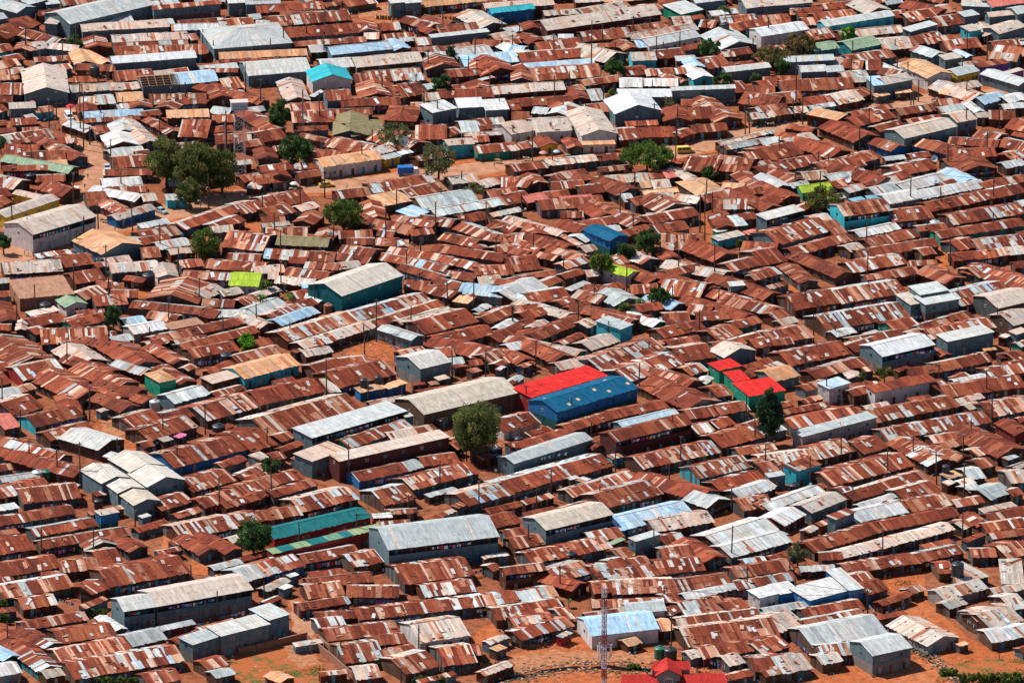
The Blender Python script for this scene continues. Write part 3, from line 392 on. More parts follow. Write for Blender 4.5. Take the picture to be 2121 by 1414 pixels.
def sheet_picker(code, clean=False):
    st = {'c': None, 'n': 0}; hue = rnd.uniform(-.06, .06)
    if clean and code in 'tgwbc':
        base = rnd.choice(MIX[code][0][0]); al0 = {'t': .30, 'g': .12, 'w': .05, 'b': .04, 'c': .34}[code]
        def pk():
            c = base
            if rnd.random() < .05: c = rnd.choice(MIX[code][1][0])
            return jit(c, .06, al0)
        pk.jag = .07; return pk
    tone = rnd.uniform(0.80, 1.18); gain = rnd.choice((0, .3, .6, 1, 1.6, 2.4)) if code == 'r' else rnd.uniform(.6, 1.3)
    def pick():
        if code in PAINT: return jit(PAINT[code], 0.09, 0.16 if code not in 'AKPkG' else 0.35)
        if code == 'C':
            if st['n'] <= 0: st['n'] = rnd.randint(2, 7); st['c'] = rnd.choice([PAINT['T'], (0.13, 0.27, 0.18), PAINT['T'], (0.25, 0.33, 0.17), (0.2, 0.3, .16), PAINT['R']]); st['n'] = 2 if st['c'] == PAINT['R'] else st['n']+2
            st['n'] -= 1; return jit(st['c'], .08, .15)
        if code == 'e': return jit((0.36, 0.19, 0.12), 0.04, 0.1)
        if st['n'] <= 0:
            mx = MIX[code]; wts = [mx[0][1]]+[w*gain for _, w in mx[1:]]; x = rnd.random()*sum(wts); acc = 0
            for (pal, _), w in zip(mx, wts):
                acc += w
                if x <= acc: break
            st['c'] = (rnd.choice(pal), pal)
            st['n'] = rnd.choice((1, 1, 2, 3) if code in 'mp' else ((1, 1, 2) if pal is not MIX[code][0][0] else (1, 2, 4)))
        st['n'] -= 1
        c, pal = st['c']
        al = 0.35 if pal is RUST else 0.55 if pal in (PALE, MID) else 0.5 if pal is TAN else 0.28 if pal is GALV else 0.08
        c = jit(c, 0.20, al)
        return (c[0]*tone*(1+hue), c[1]*tone, c[2]*tone, c[3])
    pick.patchy = code in 'rmtp'; pick.thin = {'r': .75, 'm': .5, 'p': .15, 't': .2}.get(code, 0); pick.same = {'r': .85, 'm': .6, 'p': .5, 't': .7}.get(code, .9)
    return pick
def wob(n, amp):
    a = [rnd.uniform(-amp, amp) for _ in range(n+1)]
    return lambda t: (lambda k, f: a[min(k, n)]*(1-f)+a[min(k+1, n)]*f)(int(t*n), t*n-int(t*n))
def slope(mb, e0, e1, r1, r0, pick, w=0.68, sag=None, jag=0.34, rows=None, cover=None):
    """one roof slope: eave e0->e1, ridge r0->r1, laid with overlapping sheets of uneven width and colour"""
    e0, e1, r0, r1 = (Vector(q) for q in (e0, e1, r0, r1))
    L = max((e1-e0).length, (r1-r0).length); S = ((r0+r1)/2-(e0+e1)/2).length
    nv = rows or max(1, round(S/2.9))
    ou, ov = rnd.uniform(0, 400), rnd.uniform(0, 400)
    cols = []; x = 0.0
    while x < L:
        c = pick(); lum = c[0]+c[1]+c[2]
        ww = w*rnd.uniform(.75, 1.15)
        if lum > .75 and getattr(pick, 'patchy', False) and rnd.random() < pick.thin: ww = rnd.uniform(.22, .45)
        cols.append([x, min(x+ww, L), c]); x += ww
    if len(cols) > 1 and cols[-1][1]-cols[-1][0] < .2: cols.pop(); cols[-1][1] = L
    same = getattr(pick, 'same', 1.0)
    for j in range(nv):
        for cq in cols:
            u0, u1 = cq[0]/L, cq[1]/L
            if cover and not cover((u0+u1)/2): continue
            if j and rnd.random() > same: cq[2] = pick()
            c = cq[2]; k = rnd.uniform(.93, 1.07); c = (c[0]*k, c[1]*k, c[2]*k, c[3])
            v0, v1 = j/nv, (j+1)/nv
            if j: v0 -= 0.03
            q = []
            dz = rnd.uniform(0, 0.045)+(0.02 if j % 2 else 0); ja = rnd.uniform(0, min(jag, getattr(pick, 'jag', jag)))/max(S, .1) if j == 0 else 0
            for u, v in ((u0, v0-ja), (u1, v0-ja), (u1, v1), (u0, v1)):
                p = (e0*(1-u)+e1*u)*(1-v)+(r0*(1-u)+r1*u)*v
                if sag: p.z += sag(min(max(u, 0), 1))
                p.z += dz; q.append(p)
            mb.face(q, c, [(ou+u0*L, ov+v0*S), (ou+u1*L, ov+v0*S), (ou+u1*L, ov+v1*S), (ou+u0*L, ov+v1*S)])
def wallside(mb, a, b, ztop, z0=-0.1, c=(0.1, 0.1, 0.1), a_=0.2, w=1.0, ja=0.12, mixd=False):
    """vertical panels between ground points a,b (x,y); ztop(t) gives the top"""
    a = Vector((a[0], a[1], 0)); b = Vector((b[0], b[1], 0)); L = (b-a).length
    if L < 0.05: return
    n = max(1, round(L/w)); n += n % 2; o = rnd.uniform(0, 300)
    for i in range(n):
        t0, t1 = i/n, (i+1)/n; p = a.lerp(b, t0); q = a.lerp(b, t1)
        h0, h1 = ztop(t0), ztop(t1)
        cc = jit(rnd.choice(DMIX) if mixd and rnd.random() < .3 else c, ja, a_)
        mb.face([(p.x, p.y, z0), (q.x, q.y, z0), (q.x, q.y, h1), (p.x, p.y, h0)], cc, [(o+t0*L, 0), (o+t1*L, 0), (o+t1*L, h1), (o+t0*L, h0)])
# shared door, window meshes
def box_mesh(name, x, y, z, c, mat, y0=0.0):
    m = MB(); m.box(-x/2, x/2, y0-y, y0, 0, z, (*c, 0.2)); return m.mesh(name, mat)
DOORS = [box_mesh('door', 0.85, 0.05, 1.9, c, M_PAINT) for c in ((0.05, 0.16, 0.28), (0.10, 0.11, 0.11), (0.20, 0.07, 0.04), (0.02, 0.12, 0.11), (0.30, 0.27, 0.22), (0.07, 0.28, 0.33), (0.09, 0.05, 0.03))]
WFR = []
for c in ((0.5, 0.5, 0.48), (0.07, 0.05, 0.04), (0.06, 0.25, 0.30)):
    m = MB(); 
    for q in ((-.45, .45, 0, .08), (-.45, .45, .72, .8), (-.45, -.37, .08, .72), (.37, .45, .08, .72), (-.03, .03, .08, .72)): m.box(q[0], q[1], -0.06, 0, q[2], q[3], (*c, 0))
    WFR.append(m.mesh('window', M_PAINT))
PANE = box_mesh('pane', 0.8, 0.02, 0.7, (0.03, 0.04, 0.05), M_GLASS)
def add_door(root, x, y, z=0.0, kind=None): return link('door', kind or rnd.choice(DOORS), root, (x, y, z))
def add_window(root, x, y, z, rz=0.0, sc=1.0):
    w = link('window', rnd.choice(WFR), root, (x, y, z), rz, (sc,)*3); link('pane', PANE, w, (0, -0.01, 0.05)); return w

STAT = []; ROOFS = []
FOOT = []     # footprints on the ground: (cx, cy, tx, ty, halflen, halfwid)
NAMES = {}
def house(A, B, d, roof, wall, form, h, small=False):
    gal = form in 'RF'; f = {'R': 'r', 'F': 'f'}.get(form, form)
    h += rnd.uniform(-0.06, 0.06)
    pa = unproj(*A, h); pb = unproj(*B, h); v = pb-pa; t = v.normalized(); pa = pa-t*.15; pb = pb+t*.15; L = (pb-pa).length; n = Vector((-t.y, t.x, 0))
    m = (B[1]-A[1])/(B[0]-A[0]); q = proj(pa+n); ln = -((q[1]-A[1])-m*(q[0]-A[0])); dyc = A[1]-q[1]; upx = A[1]-proj(pa+Vector((0, 0, 1)))[1]
    tp = {'r': rnd.uniform(.27, .33), 'g': rnd.uniform(.25, .33), 'h': .24, 'f': .05, 'm': .2}[f]
    if roof in 'BwtN' and f == 'r' and h > 4: tp = .27
    if f in 'rh': W = 2*d*.99/(ln+tp*upx)
    elif f == 'g': W = d/max(dyc, .8)
    else: W = d/(ln+tp*upx)
    W = min(max(W*1.02, 1.3), 22 if f != 'r' else 17)
    c0 = (pa+pb)/2; cen = c0+n*W/2; cen.z = 0
    ang = math.atan2(t.y, t.x)
    FOOT.append((cen.x, cen.y, t.x, t.y, L/2, W/2))
    # local frame: x along the front, y away, origin at the centre of the footprint
    X, Y = L/2, W/2
    rb = MB(); wb = MB(); pick = sheet_picker(roof, h > 2.9); bpick = sheet_picker(rnd.choice('ttgmpmt'), False) if roof in 'rmp' and rnd.random() < .6 else pick
    ns = max(2, int(max(L, W)/4)); amp = 0.10 if roof in 'rmpt' and h < 4 else 0.025
    sg = wob(ns, amp); sg2 = wob(2, amp*.5)
    drop = 0.16; ins = 0.3 if W > 3 else 0.15
    if f == 'r':
        zr = h+tp*Y
        cover = (lambda u: False) if roof == 'F' else None
        slope(rb, (-X, -Y, h), (X, -Y, h), (X, 0, zr), (-X, 0, zr), pick, sag=sg, cover=cover)
        slope(rb, (X, Y, h), (-X, Y, h), (-X, 0, zr), (X, 0, zr), bpick, sag=lambda u: sg(1-u), cover=cover)
        prof = lambda x, y: h+tp*(Y-abs(y))
        und = [[(-X, -Y, h), (X, -Y, h), (X, 0, zr), (-X, 0, zr)], [(X, Y, h), (-X, Y, h), (-X, 0, zr), (X, 0, zr)]]
    elif f == 'g':
        zr = h+tp*X
        s2 = wob(max(2, int(W/4)), amp)
        slope(rb, (-X, Y, h), (-X, -Y, h), (0, -Y, zr), (0, Y, zr), pick, sag=s2)
        slope(rb, (X, -Y, h), (X, Y, h), (0, Y, zr), (0, -Y, zr), pick, sag=lambda u: s2(1-u))
        prof = lambda x, y: h+tp*(X-abs(x))
        und = [[(-X, Y, h), (-X, -Y, h), (0, -Y, zr), (0, Y, zr)], [(X, -Y, h), (X, Y, h), (0, Y, zr), (0, -Y, zr)]]
    elif f == 'h':
        k = min(X, Y)*0.98; rx, ry = X-k, Y-k; zr = h+tp*k
        a, b2, c, e = (-X, -Y, h), (X, -Y, h), (X, Y, h), (-X, Y, h)
        ra, rb_, rc, re = (-rx, -ry, zr), (rx, -ry, zr), (rx, ry, zr), (-rx, ry, zr)
        for s4 in ((a, b2, rb_, ra), (b2, c, rc, rb_), (c, e, re, rc), (e, a, ra, re)): slope(rb, *s4, pick, jag=0.03)
        prof = lambda x, y: h+tp*min(min(X-abs(x), Y-abs(y)), k)
        und = [[a, b2, rb_, ra], [b2, c, rc, rb_], [c, e, re, rc], [e, a, ra, re]]
    else:
        zr = h+tp*W
        cover = (lambda u: False) if roof == 'F' else None
        slope(rb, (-X, -Y, h), (X, -Y, h), (X, Y, zr), (-X, Y, zr), pick, sag=sg if roof in 'rmpt' and h < 4 else None, cover=cover)
        prof = lambda x, y: h+tp*(y+Y)
        und = [[(-X, -Y, h), (X, -Y, h), (X, Y, zr), (-X, Y, zr)]]
    lab_len = 'very long' if L > 38 else 'long' if L > 22 else 'mid length' if L > 13 else 'short' if L > 7.5 else 'tiny'
    if f == 'g': lab_len = 'big' if L*W > 110 else 'medium' if L*W > 50 else 'small'
    if h > 4.2:
        name, kindw, cat, grp = ('two_storey_building', 'two storey building', 'building', 'two storey buildings')
    elif roof in PAINT and L > 11: name, kindw, cat, grp = ('painted_hall', 'hall', 'hall', 'painted roof halls')
    elif f == 'g': name, kindw, cat, grp = ('gable_house', 'gabled house', 'house', 'gable fronted houses')
    elif f == 'f' and L < 11: name, kindw, cat, grp = ('flat_roofed_hut', 'flat roofed hut', 'hut', 'small flat roofed huts')
    elif L > 13: name, kindw, cat, grp = ('row_house', 'row house', 'row house', 'rows of rooms under one roof')
    elif h > 3.3: name, kindw, cat, grp = ('tall_shed', 'tall shed', 'shed', 'tall iron sheds')
    elif roof in 'pw' : name, kindw, cat, grp = ('patched_shack', 'patched shack', 'shack', 'patched iron shacks')
    elif L > 8.5: name, kindw, cat, grp = ('small_house', 'small house', 'house', 'small iron roofed houses')
    elif f == 'm' or roof in 'tg': name, kindw, cat, grp = ('iron_shed', 'iron shed', 'shed', 'small iron sheds')
    else: name, kindw, cat, grp = ('iron_shack', 'shack', 'shack', 'iron roofed shacks')
    STAT.append((name, L*W))
    ROOFS.append((cen.x, cen.y, ang, X, Y, prof, roof, h, wall, gal))
    root = thing(name, f"{lab_len} {RWORD.get(roof, 'rust')} roofed {kindw}", cat, (cen.x, cen.y, 0), ang, grp)
    # underside and fascia so the sheets have a body
    for q4 in (und if roof != 'F' else []):
        rb.face([(p[0]*.985, p[1]*.985, p[2]-drop) for p in q4][::-1], (0.08, 0.05, 0.03, 0))
    edge = [(-X, -Y), (X, -Y), (X, Y), (-X, Y)]
    if roof != 'F':
        for i in range(4):
            (x0, y0), (x1, y1) = edge[i], edge[(i+1) % 4]; xm, ym = (x0+x1)/2, (y0+y1)/2
            pts = [(x0, y0), (xm, ym), (x1, y1)]
            for (xa, ya), (xb, yb) in zip(pts, pts[1:]):
                s_ = 0.985
                rb.face([(xa*s_, ya*s_, prof(xa, ya)-drop), (xb*s_, yb*s_, prof(xb, yb)-drop), (xb*s_, yb*s_, prof(xb, yb)-0.02), (xa*s_, ya*s_, prof(xa, ya)-0.02)], (0.14, 0.09, 0.06, 0.1))
        if roof in PAINT and f in 'rg' or (f == 'r' and L > 10 and rnd.random() < .4):      # ridge cap
            rc_ = jit(PAINT.get(roof, (0.3, 0.2, 0.15)), .05, .2)
            if f == 'r': rb.box(-X, X, -.12, .12, zr+.02, zr+.06, rc_)
            elif f == 'g': rb.box(-.12, .12, -Y, Y, zr+.02, zr+.06, rc_)
        if roof in 'BR' and f == 'r' and L > 12:
            for i_ in range(int(L/3.4)):
                x = -X+2+i_*3.4+rnd.uniform(-.5, .5); y = (-Y*rnd.uniform(.25, .75)) if i_ % 3 else Y*.3; y0, y1 = y-.5, y+.5
                rb.face([(x-.45, y0, prof(x, y0)+.07), (x+.45, y0, prof(x, y0)+.07), (x+.45, y1, prof(x, y1)+.07), (x-.45, y1, prof(x, y1)+.07)], jit((.55, .42, .25), .1, .2))
        # sheets thrown on top and weights
        if roof in 'rmtp' and h < 4:
            for _ in range(int(L*W/17)):
                if f != 'r': break
                x = rnd.uniform(-X+1.1, X-1.1); y = rnd.uniform(-Y+.7, Y-.7); an_ = rnd.gauss(0, .22)
                w_, l_ = rnd.uniform(.35, .5), rnd.uniform(.5, 1.3)
                s_ = 1 if y < 0 else -1; c_ = jit(rnd.choice(rnd.choice((RUST, PALE, MID, GALV, WHITE))), .1, .3)
                y0, y1 = y-l_, y+l_
                if y0 < -Y or y1 > Y or y0*y1 < 0: continue
                cr = [(x+u_*math.cos(an_)-v_*math.sin(an_), y+u_*math.sin(an_)+v_*math.cos(an_)) for u_, v_ in ((-w_, -l_), (w_, -l_), (w_, l_), (-w_, l_))]
                if any(abs(q_[1]) > Y or q_[1]*y < 0 for q_ in cr): continue
                rb.face([(q_[0], q_[1], prof(*q_)+.10+rnd.uniform(0, .05)) for q_ in cr], c_, [(x, y0), (x+1, y0), (x+1, y1), (x, y1)])
    link('roof', rb.mesh('roof', M_ROOF), root)
    if roof == 'F':      # open rafters
        fr = MB(); nr = max(3, int(L/1.9))
        for i in range(nr+1):
            x = -X+.05+(2*X-.1)*i/nr; [fr.tube((x, sy*Y, h+.05), (x, 0, zr+.05), .09, n=4) for sy in (-1, 1)]
        for j in range(9):
            y = -Y+.1+(2*Y-.2)*j/8; fr.tube((-X, y, prof(0, y)+.14), (X, y, prof(0, y)+.14), .08, n=4)
        link('rafters', fr.mesh('rafters', M_FRAME), root)
    # walls
    wc = WALL[wall]; al = .35 if wall in 'ds' else .12
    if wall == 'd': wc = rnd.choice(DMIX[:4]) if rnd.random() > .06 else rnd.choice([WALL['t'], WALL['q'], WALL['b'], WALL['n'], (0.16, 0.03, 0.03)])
    x0, x1, y0, y1 = -X+ins, X-ins, -Y+ins, Y-ins
    up = min(2.45, h-2.2)
    two = h > 4.2
    low = wc
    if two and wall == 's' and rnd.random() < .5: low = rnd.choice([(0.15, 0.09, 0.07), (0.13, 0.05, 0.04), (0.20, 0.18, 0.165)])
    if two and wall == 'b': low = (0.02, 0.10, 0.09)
    wd = 1.05
    def side(a, b, fn, gallery=False):
        if two:
            zb = h-2.6
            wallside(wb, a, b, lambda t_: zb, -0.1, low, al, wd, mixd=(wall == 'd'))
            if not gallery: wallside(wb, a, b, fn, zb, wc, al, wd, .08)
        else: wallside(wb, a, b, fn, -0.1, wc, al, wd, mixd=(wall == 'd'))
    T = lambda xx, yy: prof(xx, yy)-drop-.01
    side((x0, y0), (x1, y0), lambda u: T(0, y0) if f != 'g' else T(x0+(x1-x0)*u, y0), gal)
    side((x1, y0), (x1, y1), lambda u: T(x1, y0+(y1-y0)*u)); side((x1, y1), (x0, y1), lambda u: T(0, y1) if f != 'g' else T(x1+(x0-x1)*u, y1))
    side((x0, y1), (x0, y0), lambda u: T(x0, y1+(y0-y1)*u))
    link('wall', wb.mesh('wall', M_WALL), root)
    gy = y0
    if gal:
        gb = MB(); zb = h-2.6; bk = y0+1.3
        wallside(gb, (x0, bk), (x1, bk), lambda u: T(0, bk), zb, (0.05, 0.045, 0.045), .1, 1.5)  # recess shade under the eave put into this wall's near-black colour
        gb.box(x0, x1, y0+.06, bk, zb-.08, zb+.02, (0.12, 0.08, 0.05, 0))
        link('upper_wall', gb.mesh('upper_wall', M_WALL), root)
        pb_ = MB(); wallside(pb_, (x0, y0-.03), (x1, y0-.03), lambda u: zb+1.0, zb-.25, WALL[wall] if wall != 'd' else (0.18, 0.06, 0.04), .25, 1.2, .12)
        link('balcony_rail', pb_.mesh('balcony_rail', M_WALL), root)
        for i in range(int(L/3.2)+1):
            x = x0+.08+(x1-x0-.16)*i/max(1, int(L/3.2))
            po = MB(); po.tube((0, 0, zb+.02), (0, 0, h-drop), .06, n=4); link('post', po.mesh('post', M_WOOD), root, (x, y0+.07, 0))
        for i in range(int(L/4)):
            add_door(root, x0+2+i*4+rnd.uniform(-.4, .4), bk-.02, zb+.03)
    if small: return root
    # doors along the front
    if L > 3.2 and wall not in 'e' and not (h < 2.3 and L < 4):
        nd = max(1, int((L-1)/3.3)) if f != 'g' else (1 if L < 8 else 2)
        if roof in 'wtBbR' and L > 14 and h > 3.3: nd = max(1, int(L/9))
        for i in range(nd):
            x = x0+(x1-x0)*(i+.5)/nd+rnd.uniform(-.3, .3)
            add_door(root, x, gy-.01)
            if L/nd > 2.6 and rnd.random() < .3 and h > 2.3: add_window(root, x+1.25, gy-.01, 1.05)
    if two and not gal:
        nw = max(1, int(L/5))
        for i in range(nw): add_window(root, x0+(x1-x0)*(i+.5)/nw, y0-.01, h-1.75)
    if two or h > 3.3:
        add_window(root, x0-.01, 0, h-1.4, -PI/2, .9)
    return root
TILEK = list(H.keys())
def parse():
    for tk in TILEK:
        for s in H[tk].replace('\n', '').split(';'):
            s = s.strip()
            if not s: continue
            a = s.split(); code = a[5].rstrip('0123456789'); hh = a[5][len(code):]
            ax, ay, bx, by, d = (float(k) for k in a[:5])
            roof = code[0]; wall = code[1] if len(code) == 3 else 'd'; form = code[-1] if len(code) > 1 else 'r'
            yield tk, px(tk, ax, ay), px(tk, bx, by), d*U, roof, wall, form, (int(hh)/10 if hh else 2.4)
for tk, A, B, d, roof, wall, form, hh in parse():
    house(A, B, d, roof, wall, form, hh)
# ------------------------------------------------------------------ ground, roads, water
g = MB(); g.face([(-9000, -3500, 0), (9000, -3500, 0), (9000, 16000, 0), (-9000, 16000, 0)])
structure('ground', g.mesh('ground', M_GROUND))
LAY = [0.0]
def sheet(name, pts, mat, kind='structure', wobble=0.0):
    LAY[0] += 0.004
    q = [unproj(*p, LAY[0]) for p in pts]
    if wobble:
        o = []
        for a, b in zip(q, q[1:]+q[:1]):
            n = max(1, int((b-a).length/3)); o += [a.lerp(b, k/n)+Vector((rnd.uniform(-wobble, wobble), rnd.uniform(-wobble, wobble)*1.5, 0)) for k in range(n)]
        q = o
    m = MB(); m.face([(p.x, p.y, LAY[0]) for p in q]); o = structure(name, m.mesh(name, mat)); o['kind'] = kind; return o
def ribbon(name, pts, w, mat, kind='structure'):
    LAY[0] += 0.004; z = LAY[0]; q = [unproj(*p, z) for p in pts]; P_ = []
    for a, b in zip(q, q[1:]):
        n = max(1, int((b-a).length/(5 if w > 3 else 3.2))); P_ += [a.lerp(b, k/n) for k in range(n)]
    P_.append(q[-1])
    if w < 3: P_ = [p+Vector((rnd.uniform(-.8, .8), rnd.uniform(-.9, .9), 0)) for p in P_]
    Lf, Rt = [], []
    for i, p in enumerate(P_):
        d = (P_[min(i+1, len(P_)-1)]-P_[max(i-1, 0)]).normalized(); n_ = Vector((-d.y, d.x, 0)); ww = w/2*(1+rnd.uniform(-.2, .2)*(2 if w < 3 else 1))
        Lf.append(p+n_*ww); Rt.append(p-n_*ww)
    m = MB()
    for i in range(len(P_)-1): m.face([Rt[i], Rt[i+1], Lf[i+1], Lf[i]])
    o = structure(name, m.mesh(name, mat)); o['kind'] = kind; return o
ROAD1 = [(-40, 560), (70, 512), (200, 474), (330, 446), (470, 408), (620, 390), (740, 378), (900, 362), (1060, 340), (1200, 336), (1330, 328), (1420, 310), (1580, 268), (1700, 232), (1800, 221), (1950, 203), (2180, 188)]
ROAD2 = [(105, 180), (140, 235), (165, 290), (205, 325), (208, 350), (180, 400), (172, 432), (215, 468)]
STREAM1 = [(1030, 1412), (1080, 1400), (1125, 1387), (1200, 1379), (1265, 1381), (1335, 1388), (1400, 1392)]
STREAM2 = [(1880, 1335), (1925, 1358), (1960, 1388), (1990, 1420)]
OPEN = [[(690, 755), (755, 705), (850, 712), (860, 735), (790, 752), (700, 765)], [(500, 455), (548, 452), (548, 492), (492, 490)], [(1405, 365), (1425, 365), (1428, 400), (1408, 400)],
 [(1458, 440), (1482, 440), (1484, 512), (1464, 512)], [(1943, 500), (1962, 500), (1962, 560), (1945, 560)], [(1610, 582), (1668, 590), (1665, 622), (1618, 620)],
 [(195, 862), (295, 870), (300, 938), (200, 930)], [(135, 905), (200, 900), (205, 935), (140, 930)], [(530, 1340), (620, 1325), (690, 1414), (700, 1440), (440, 1440), (470, 1365)],
 [(598, 1225), (645, 1250), (660, 1330), (600, 1335)], [(1040, 1365), (1170, 1312), (1215, 1322), (1230, 1345), (1400, 1345), (1425, 1370), (1480, 1390), (1520, 1440), (1000, 1440)],
 [(1815, 1193), (1920, 1188), (1925, 1250), (2010, 1322), (2140, 1362), (2140, 1440), (1640, 1440), (1700, 1395), (1745, 1378), (1890, 1360), (1850, 1290), (1868, 1255)],
 [(620, 1165), (740, 1160), (745, 1180), (620, 1190)], [(745, 5), (960, 5), (960, 55), (740, 50)], [(390, 1150), (470, 1165), (450, 1190), (395, 1190)],
 [(340, 1095), (400, 1120), (395, 1150), (340, 1140)], [(1420, 590), (1470, 560), (1475, 590)], [(255, 590), (310, 590), (320, 625), (260, 625)], [(1010, 1290), (1045, 1275), (1045, 1335), (960, 1345)]]
for o_ in OPEN: sheet('yard', o_, M_YARD, wobble=.9)
ribbon('verge', ROAD1, 15, M_YARD); ribbon('road', ROAD1, 9.5, M_ROAD); ribbon('lane', ROAD2, 7, M_ROAD)
sheet('path', [(640, 1250), (655, 1300), (640, 1330), (612, 1330), (600, 1240)], M_ROAD, wobble=.5)
sheet('grass', [(478, 1362), (560, 1345), (640, 1340), (700, 1420), (470, 1425)], M_GRASSG, wobble=1.2)
sheet('grass', [(1950, 1380), (2030, 1362), (2130, 1360), (2160, 1430), (1930, 1430)], M_GRASSG, wobble=1.2)
sheet('rubbish_ground', [(585, 1340), (640, 1335), (670, 1375), (620, 1385)], M_RUBBLE, wobble=.8)
sheet('rubbish_ground', [(1030, 1370), (1150, 1345), (1290, 1350), (1400, 1345), (1400, 1368), (1200, 1372), (1040, 1400)], M_RUBBLE, wobble=1)
sheet('rubbish_ground', [(735, 15), (830, 10), (820, 38), (750, 36)], M_RUBBLE, wobble=.8)
sheet('rubbish_ground', [(205, 868), (262, 862), (270, 900), (215, 908)], M_RUBBLE, wobble=.8)
ribbon('stream', STREAM1, 1.9, M_STREAM); ribbon('stream', STREAM2, 1.2, M_STREAM)
ROADS = [(ROAD1, 9.5), (ROAD2, 7.5), (STREAM1, 3), (STREAM2, 3)]
def inpoly(p, poly):
    r = False; x, y = p
    for (x0, y0), (x1, y1) in zip(poly, poly[1:]+poly[:1]):
        if (y0 > y) != (y1 > y) and x < (x1-x0)*(y-y0)/(y1-y0)+x0: r = not r
    return r
def near_road(w):
    for pts, r in ROADS:
        q = [unproj(*p) for p in pts]
        for a, b in zip(q, q[1:]):
            ab = b-a; t = max(0, min(1, (w-a).dot(ab)/ab.dot(ab)))
            if (w-a-ab*t).length < r: return True
    return False
# ---- small shacks in the gaps the survey left
import bisect
CELL = 1.0; occ = set()
def cells(cx, cy, tx, ty, hl, hw, step=0.8):
    n1 = int(2*hl/step)+1; n2 = int(2*hw/step)+1
    for i in range(n1+1):
        for j in range(n2+1):
            a = -hl+2*hl*i/n1; b = -hw+2*hw*j/n2
            yield (int((cx+tx*a-ty*b)//CELL), int((cy+ty*a+tx*b)//CELL))
for f in FOOT: occ.update(cells(*f))
nfill = 0
cand = []
for py in range(-6, 1424, 9):
    for pxx in range(-14, 2136, 11): cand.append((pxx+rnd.uniform(-4, 4), py+rnd.uniform(-3, 3)))
rnd.shuffle(cand)
MAIN = list(FOOT)
for size in ((9, 5.0), (6.5, 4.2), (4.4, 3.4)):
    for c in cand:
        if nfill >= 190: break
        w = unproj(*c)
        if any(inpoly(c, o) for o in OPEN) or near_road(w): continue
        b = min(MAIN, key=lambda f: (f[0]-w.x)**2+((f[1]-w.y))**2)
        hl, hw = size[0]/2*rnd.uniform(.85, 1.15), size[1]/2*rnd.uniform(.85, 1.1)
        cs = list(cells(w.x, w.y, b[2], b[3], hl, hw))
        if sum(q in occ for q in cs) > 0.04*len(cs): continue
        occ.update(cs)
        t = Vector((b[2], b[3], 0)); n = Vector((-t.y, t.x, 0)); hh = rnd.uniform(1.9, 2.4)
        A_ = proj(w-t*hl-n*hw+Vector((0, 0, hh))); B_ = proj(w+t*hl-n*hw+Vector((0, 0, hh)))
        dd = hw*2*2.7
        house(A_, B_, dd*rnd.uniform(.75, .9), rnd.choice('rrrmmmptg'), rnd.choice('ddds'), rnd.choice('rrfm'), hh)
        nfill += 1
print('FILL', nfill)

# ------------------------------------------------------------------ poles
def pole_mesh(h, arm):
    m = MB(); lean = rnd.uniform(-.03, .03)*h
    m.tube((0, 0, 0), (lean, rnd.uniform(-.02, .02)*h, h), 0.20, 0.15, 7)
    return m, lean
for tk in P:
    for s in P[tk].split(';'):
        x, y0, y1 = (float(k) for k in s.split()); bx, by = px(tk, x, y1); tx_, ty_ = px(tk, x, y0)
        w = unproj(bx, by); h = (by-ty_)/(by-proj(w+Vector((0, 0, 1)))[1])
        kind = rnd.random()
        thick = h > 9
        m, lean = pole_mesh(h, 0)
        if kind < .30:
            o = thing('utility_pole', f"{'tall' if h > 9 else 'short'} wooden utility pole", 'pole', w, rnd.uniform(-.5, .5), 'poles standing between the roofs')
            link('post', m.mesh('post', M_WOOD), o)
            a = MB(); a.box(-.7, .7, -.05, .05, h-.55, h-.43); a.tube((-.6, 0, h-.43), (-.6, 0, h-.25), .05, n=5); a.tube((.6, 0, h-.43), (.6, 0, h-.25), .05, n=5)
            link('crossarm', a.mesh('crossarm', M_WOOD), o, (lean, 0, 0))
        else:
            o = thing('antenna_pole', f"{'tall' if h > 9 else 'short'} thin wooden pole", 'pole', w, rnd.uniform(-1, 1), 'poles standing between the roofs')
            link('post', m.mesh('post', M_WOOD), o)
            if kind < .7:
                a = MB(); a.tube((0, 0, h-.1), (0, 0, h+.5), .02, n=4); a.tube((-.5, 0, h+.4), (.5, 0, h+.4), .02, n=4)
                for k in range(4): a.tube((-.45+k*.3, -.3, h+.4), (-.45+k*.3, .3, h+.4), .015, n=4)
                link('aerial', a.mesh('aerial', M_STEEL), o, (lean, 0, 0))

POLETOP = [(o.matrix_basis.translation.copy(), o) for o, _ in THINGS if o.name.startswith('utility_pole')]
done = set(); wn = 0
for i, (p, o) in enumerate(POLETOP):
    near = sorted(((p-q).length, j) for j, (q, _) in enumerate(POLETOP) if j != i)[:2]
    for d_, j in near:
        if (j, i) in done or (i, j) in done or d_ > 60: continue
        done.add((i, j)); q, o2 = POLETOP[j]; ha = max(v.co.z for v in o.children[0].data.vertices)-.35; hb = max(v.co.z for v in o2.children[0].data.vertices)-.35
        t_ = thing('overhead_wire', 'pair of sagging overhead wires', 'wire', (p.x, p.y, 0), 0, 'wires strung between poles'); m = MB()
        for off in (-.35, .35):
            pts = [Vector(((q.x-p.x)*k/8+off, (q.y-p.y)*k/8, ha+(hb-ha)*k/8-d_*.03*4*(k/8)*(1-k/8))) for k in range(9)]
            for a_, b_ in zip(pts, pts[1:]): m.tube(a_, b_, .03, n=4, caps=False)
            link('wire', m.mesh('wire', M_BLACKP), t_) ; m = MB()
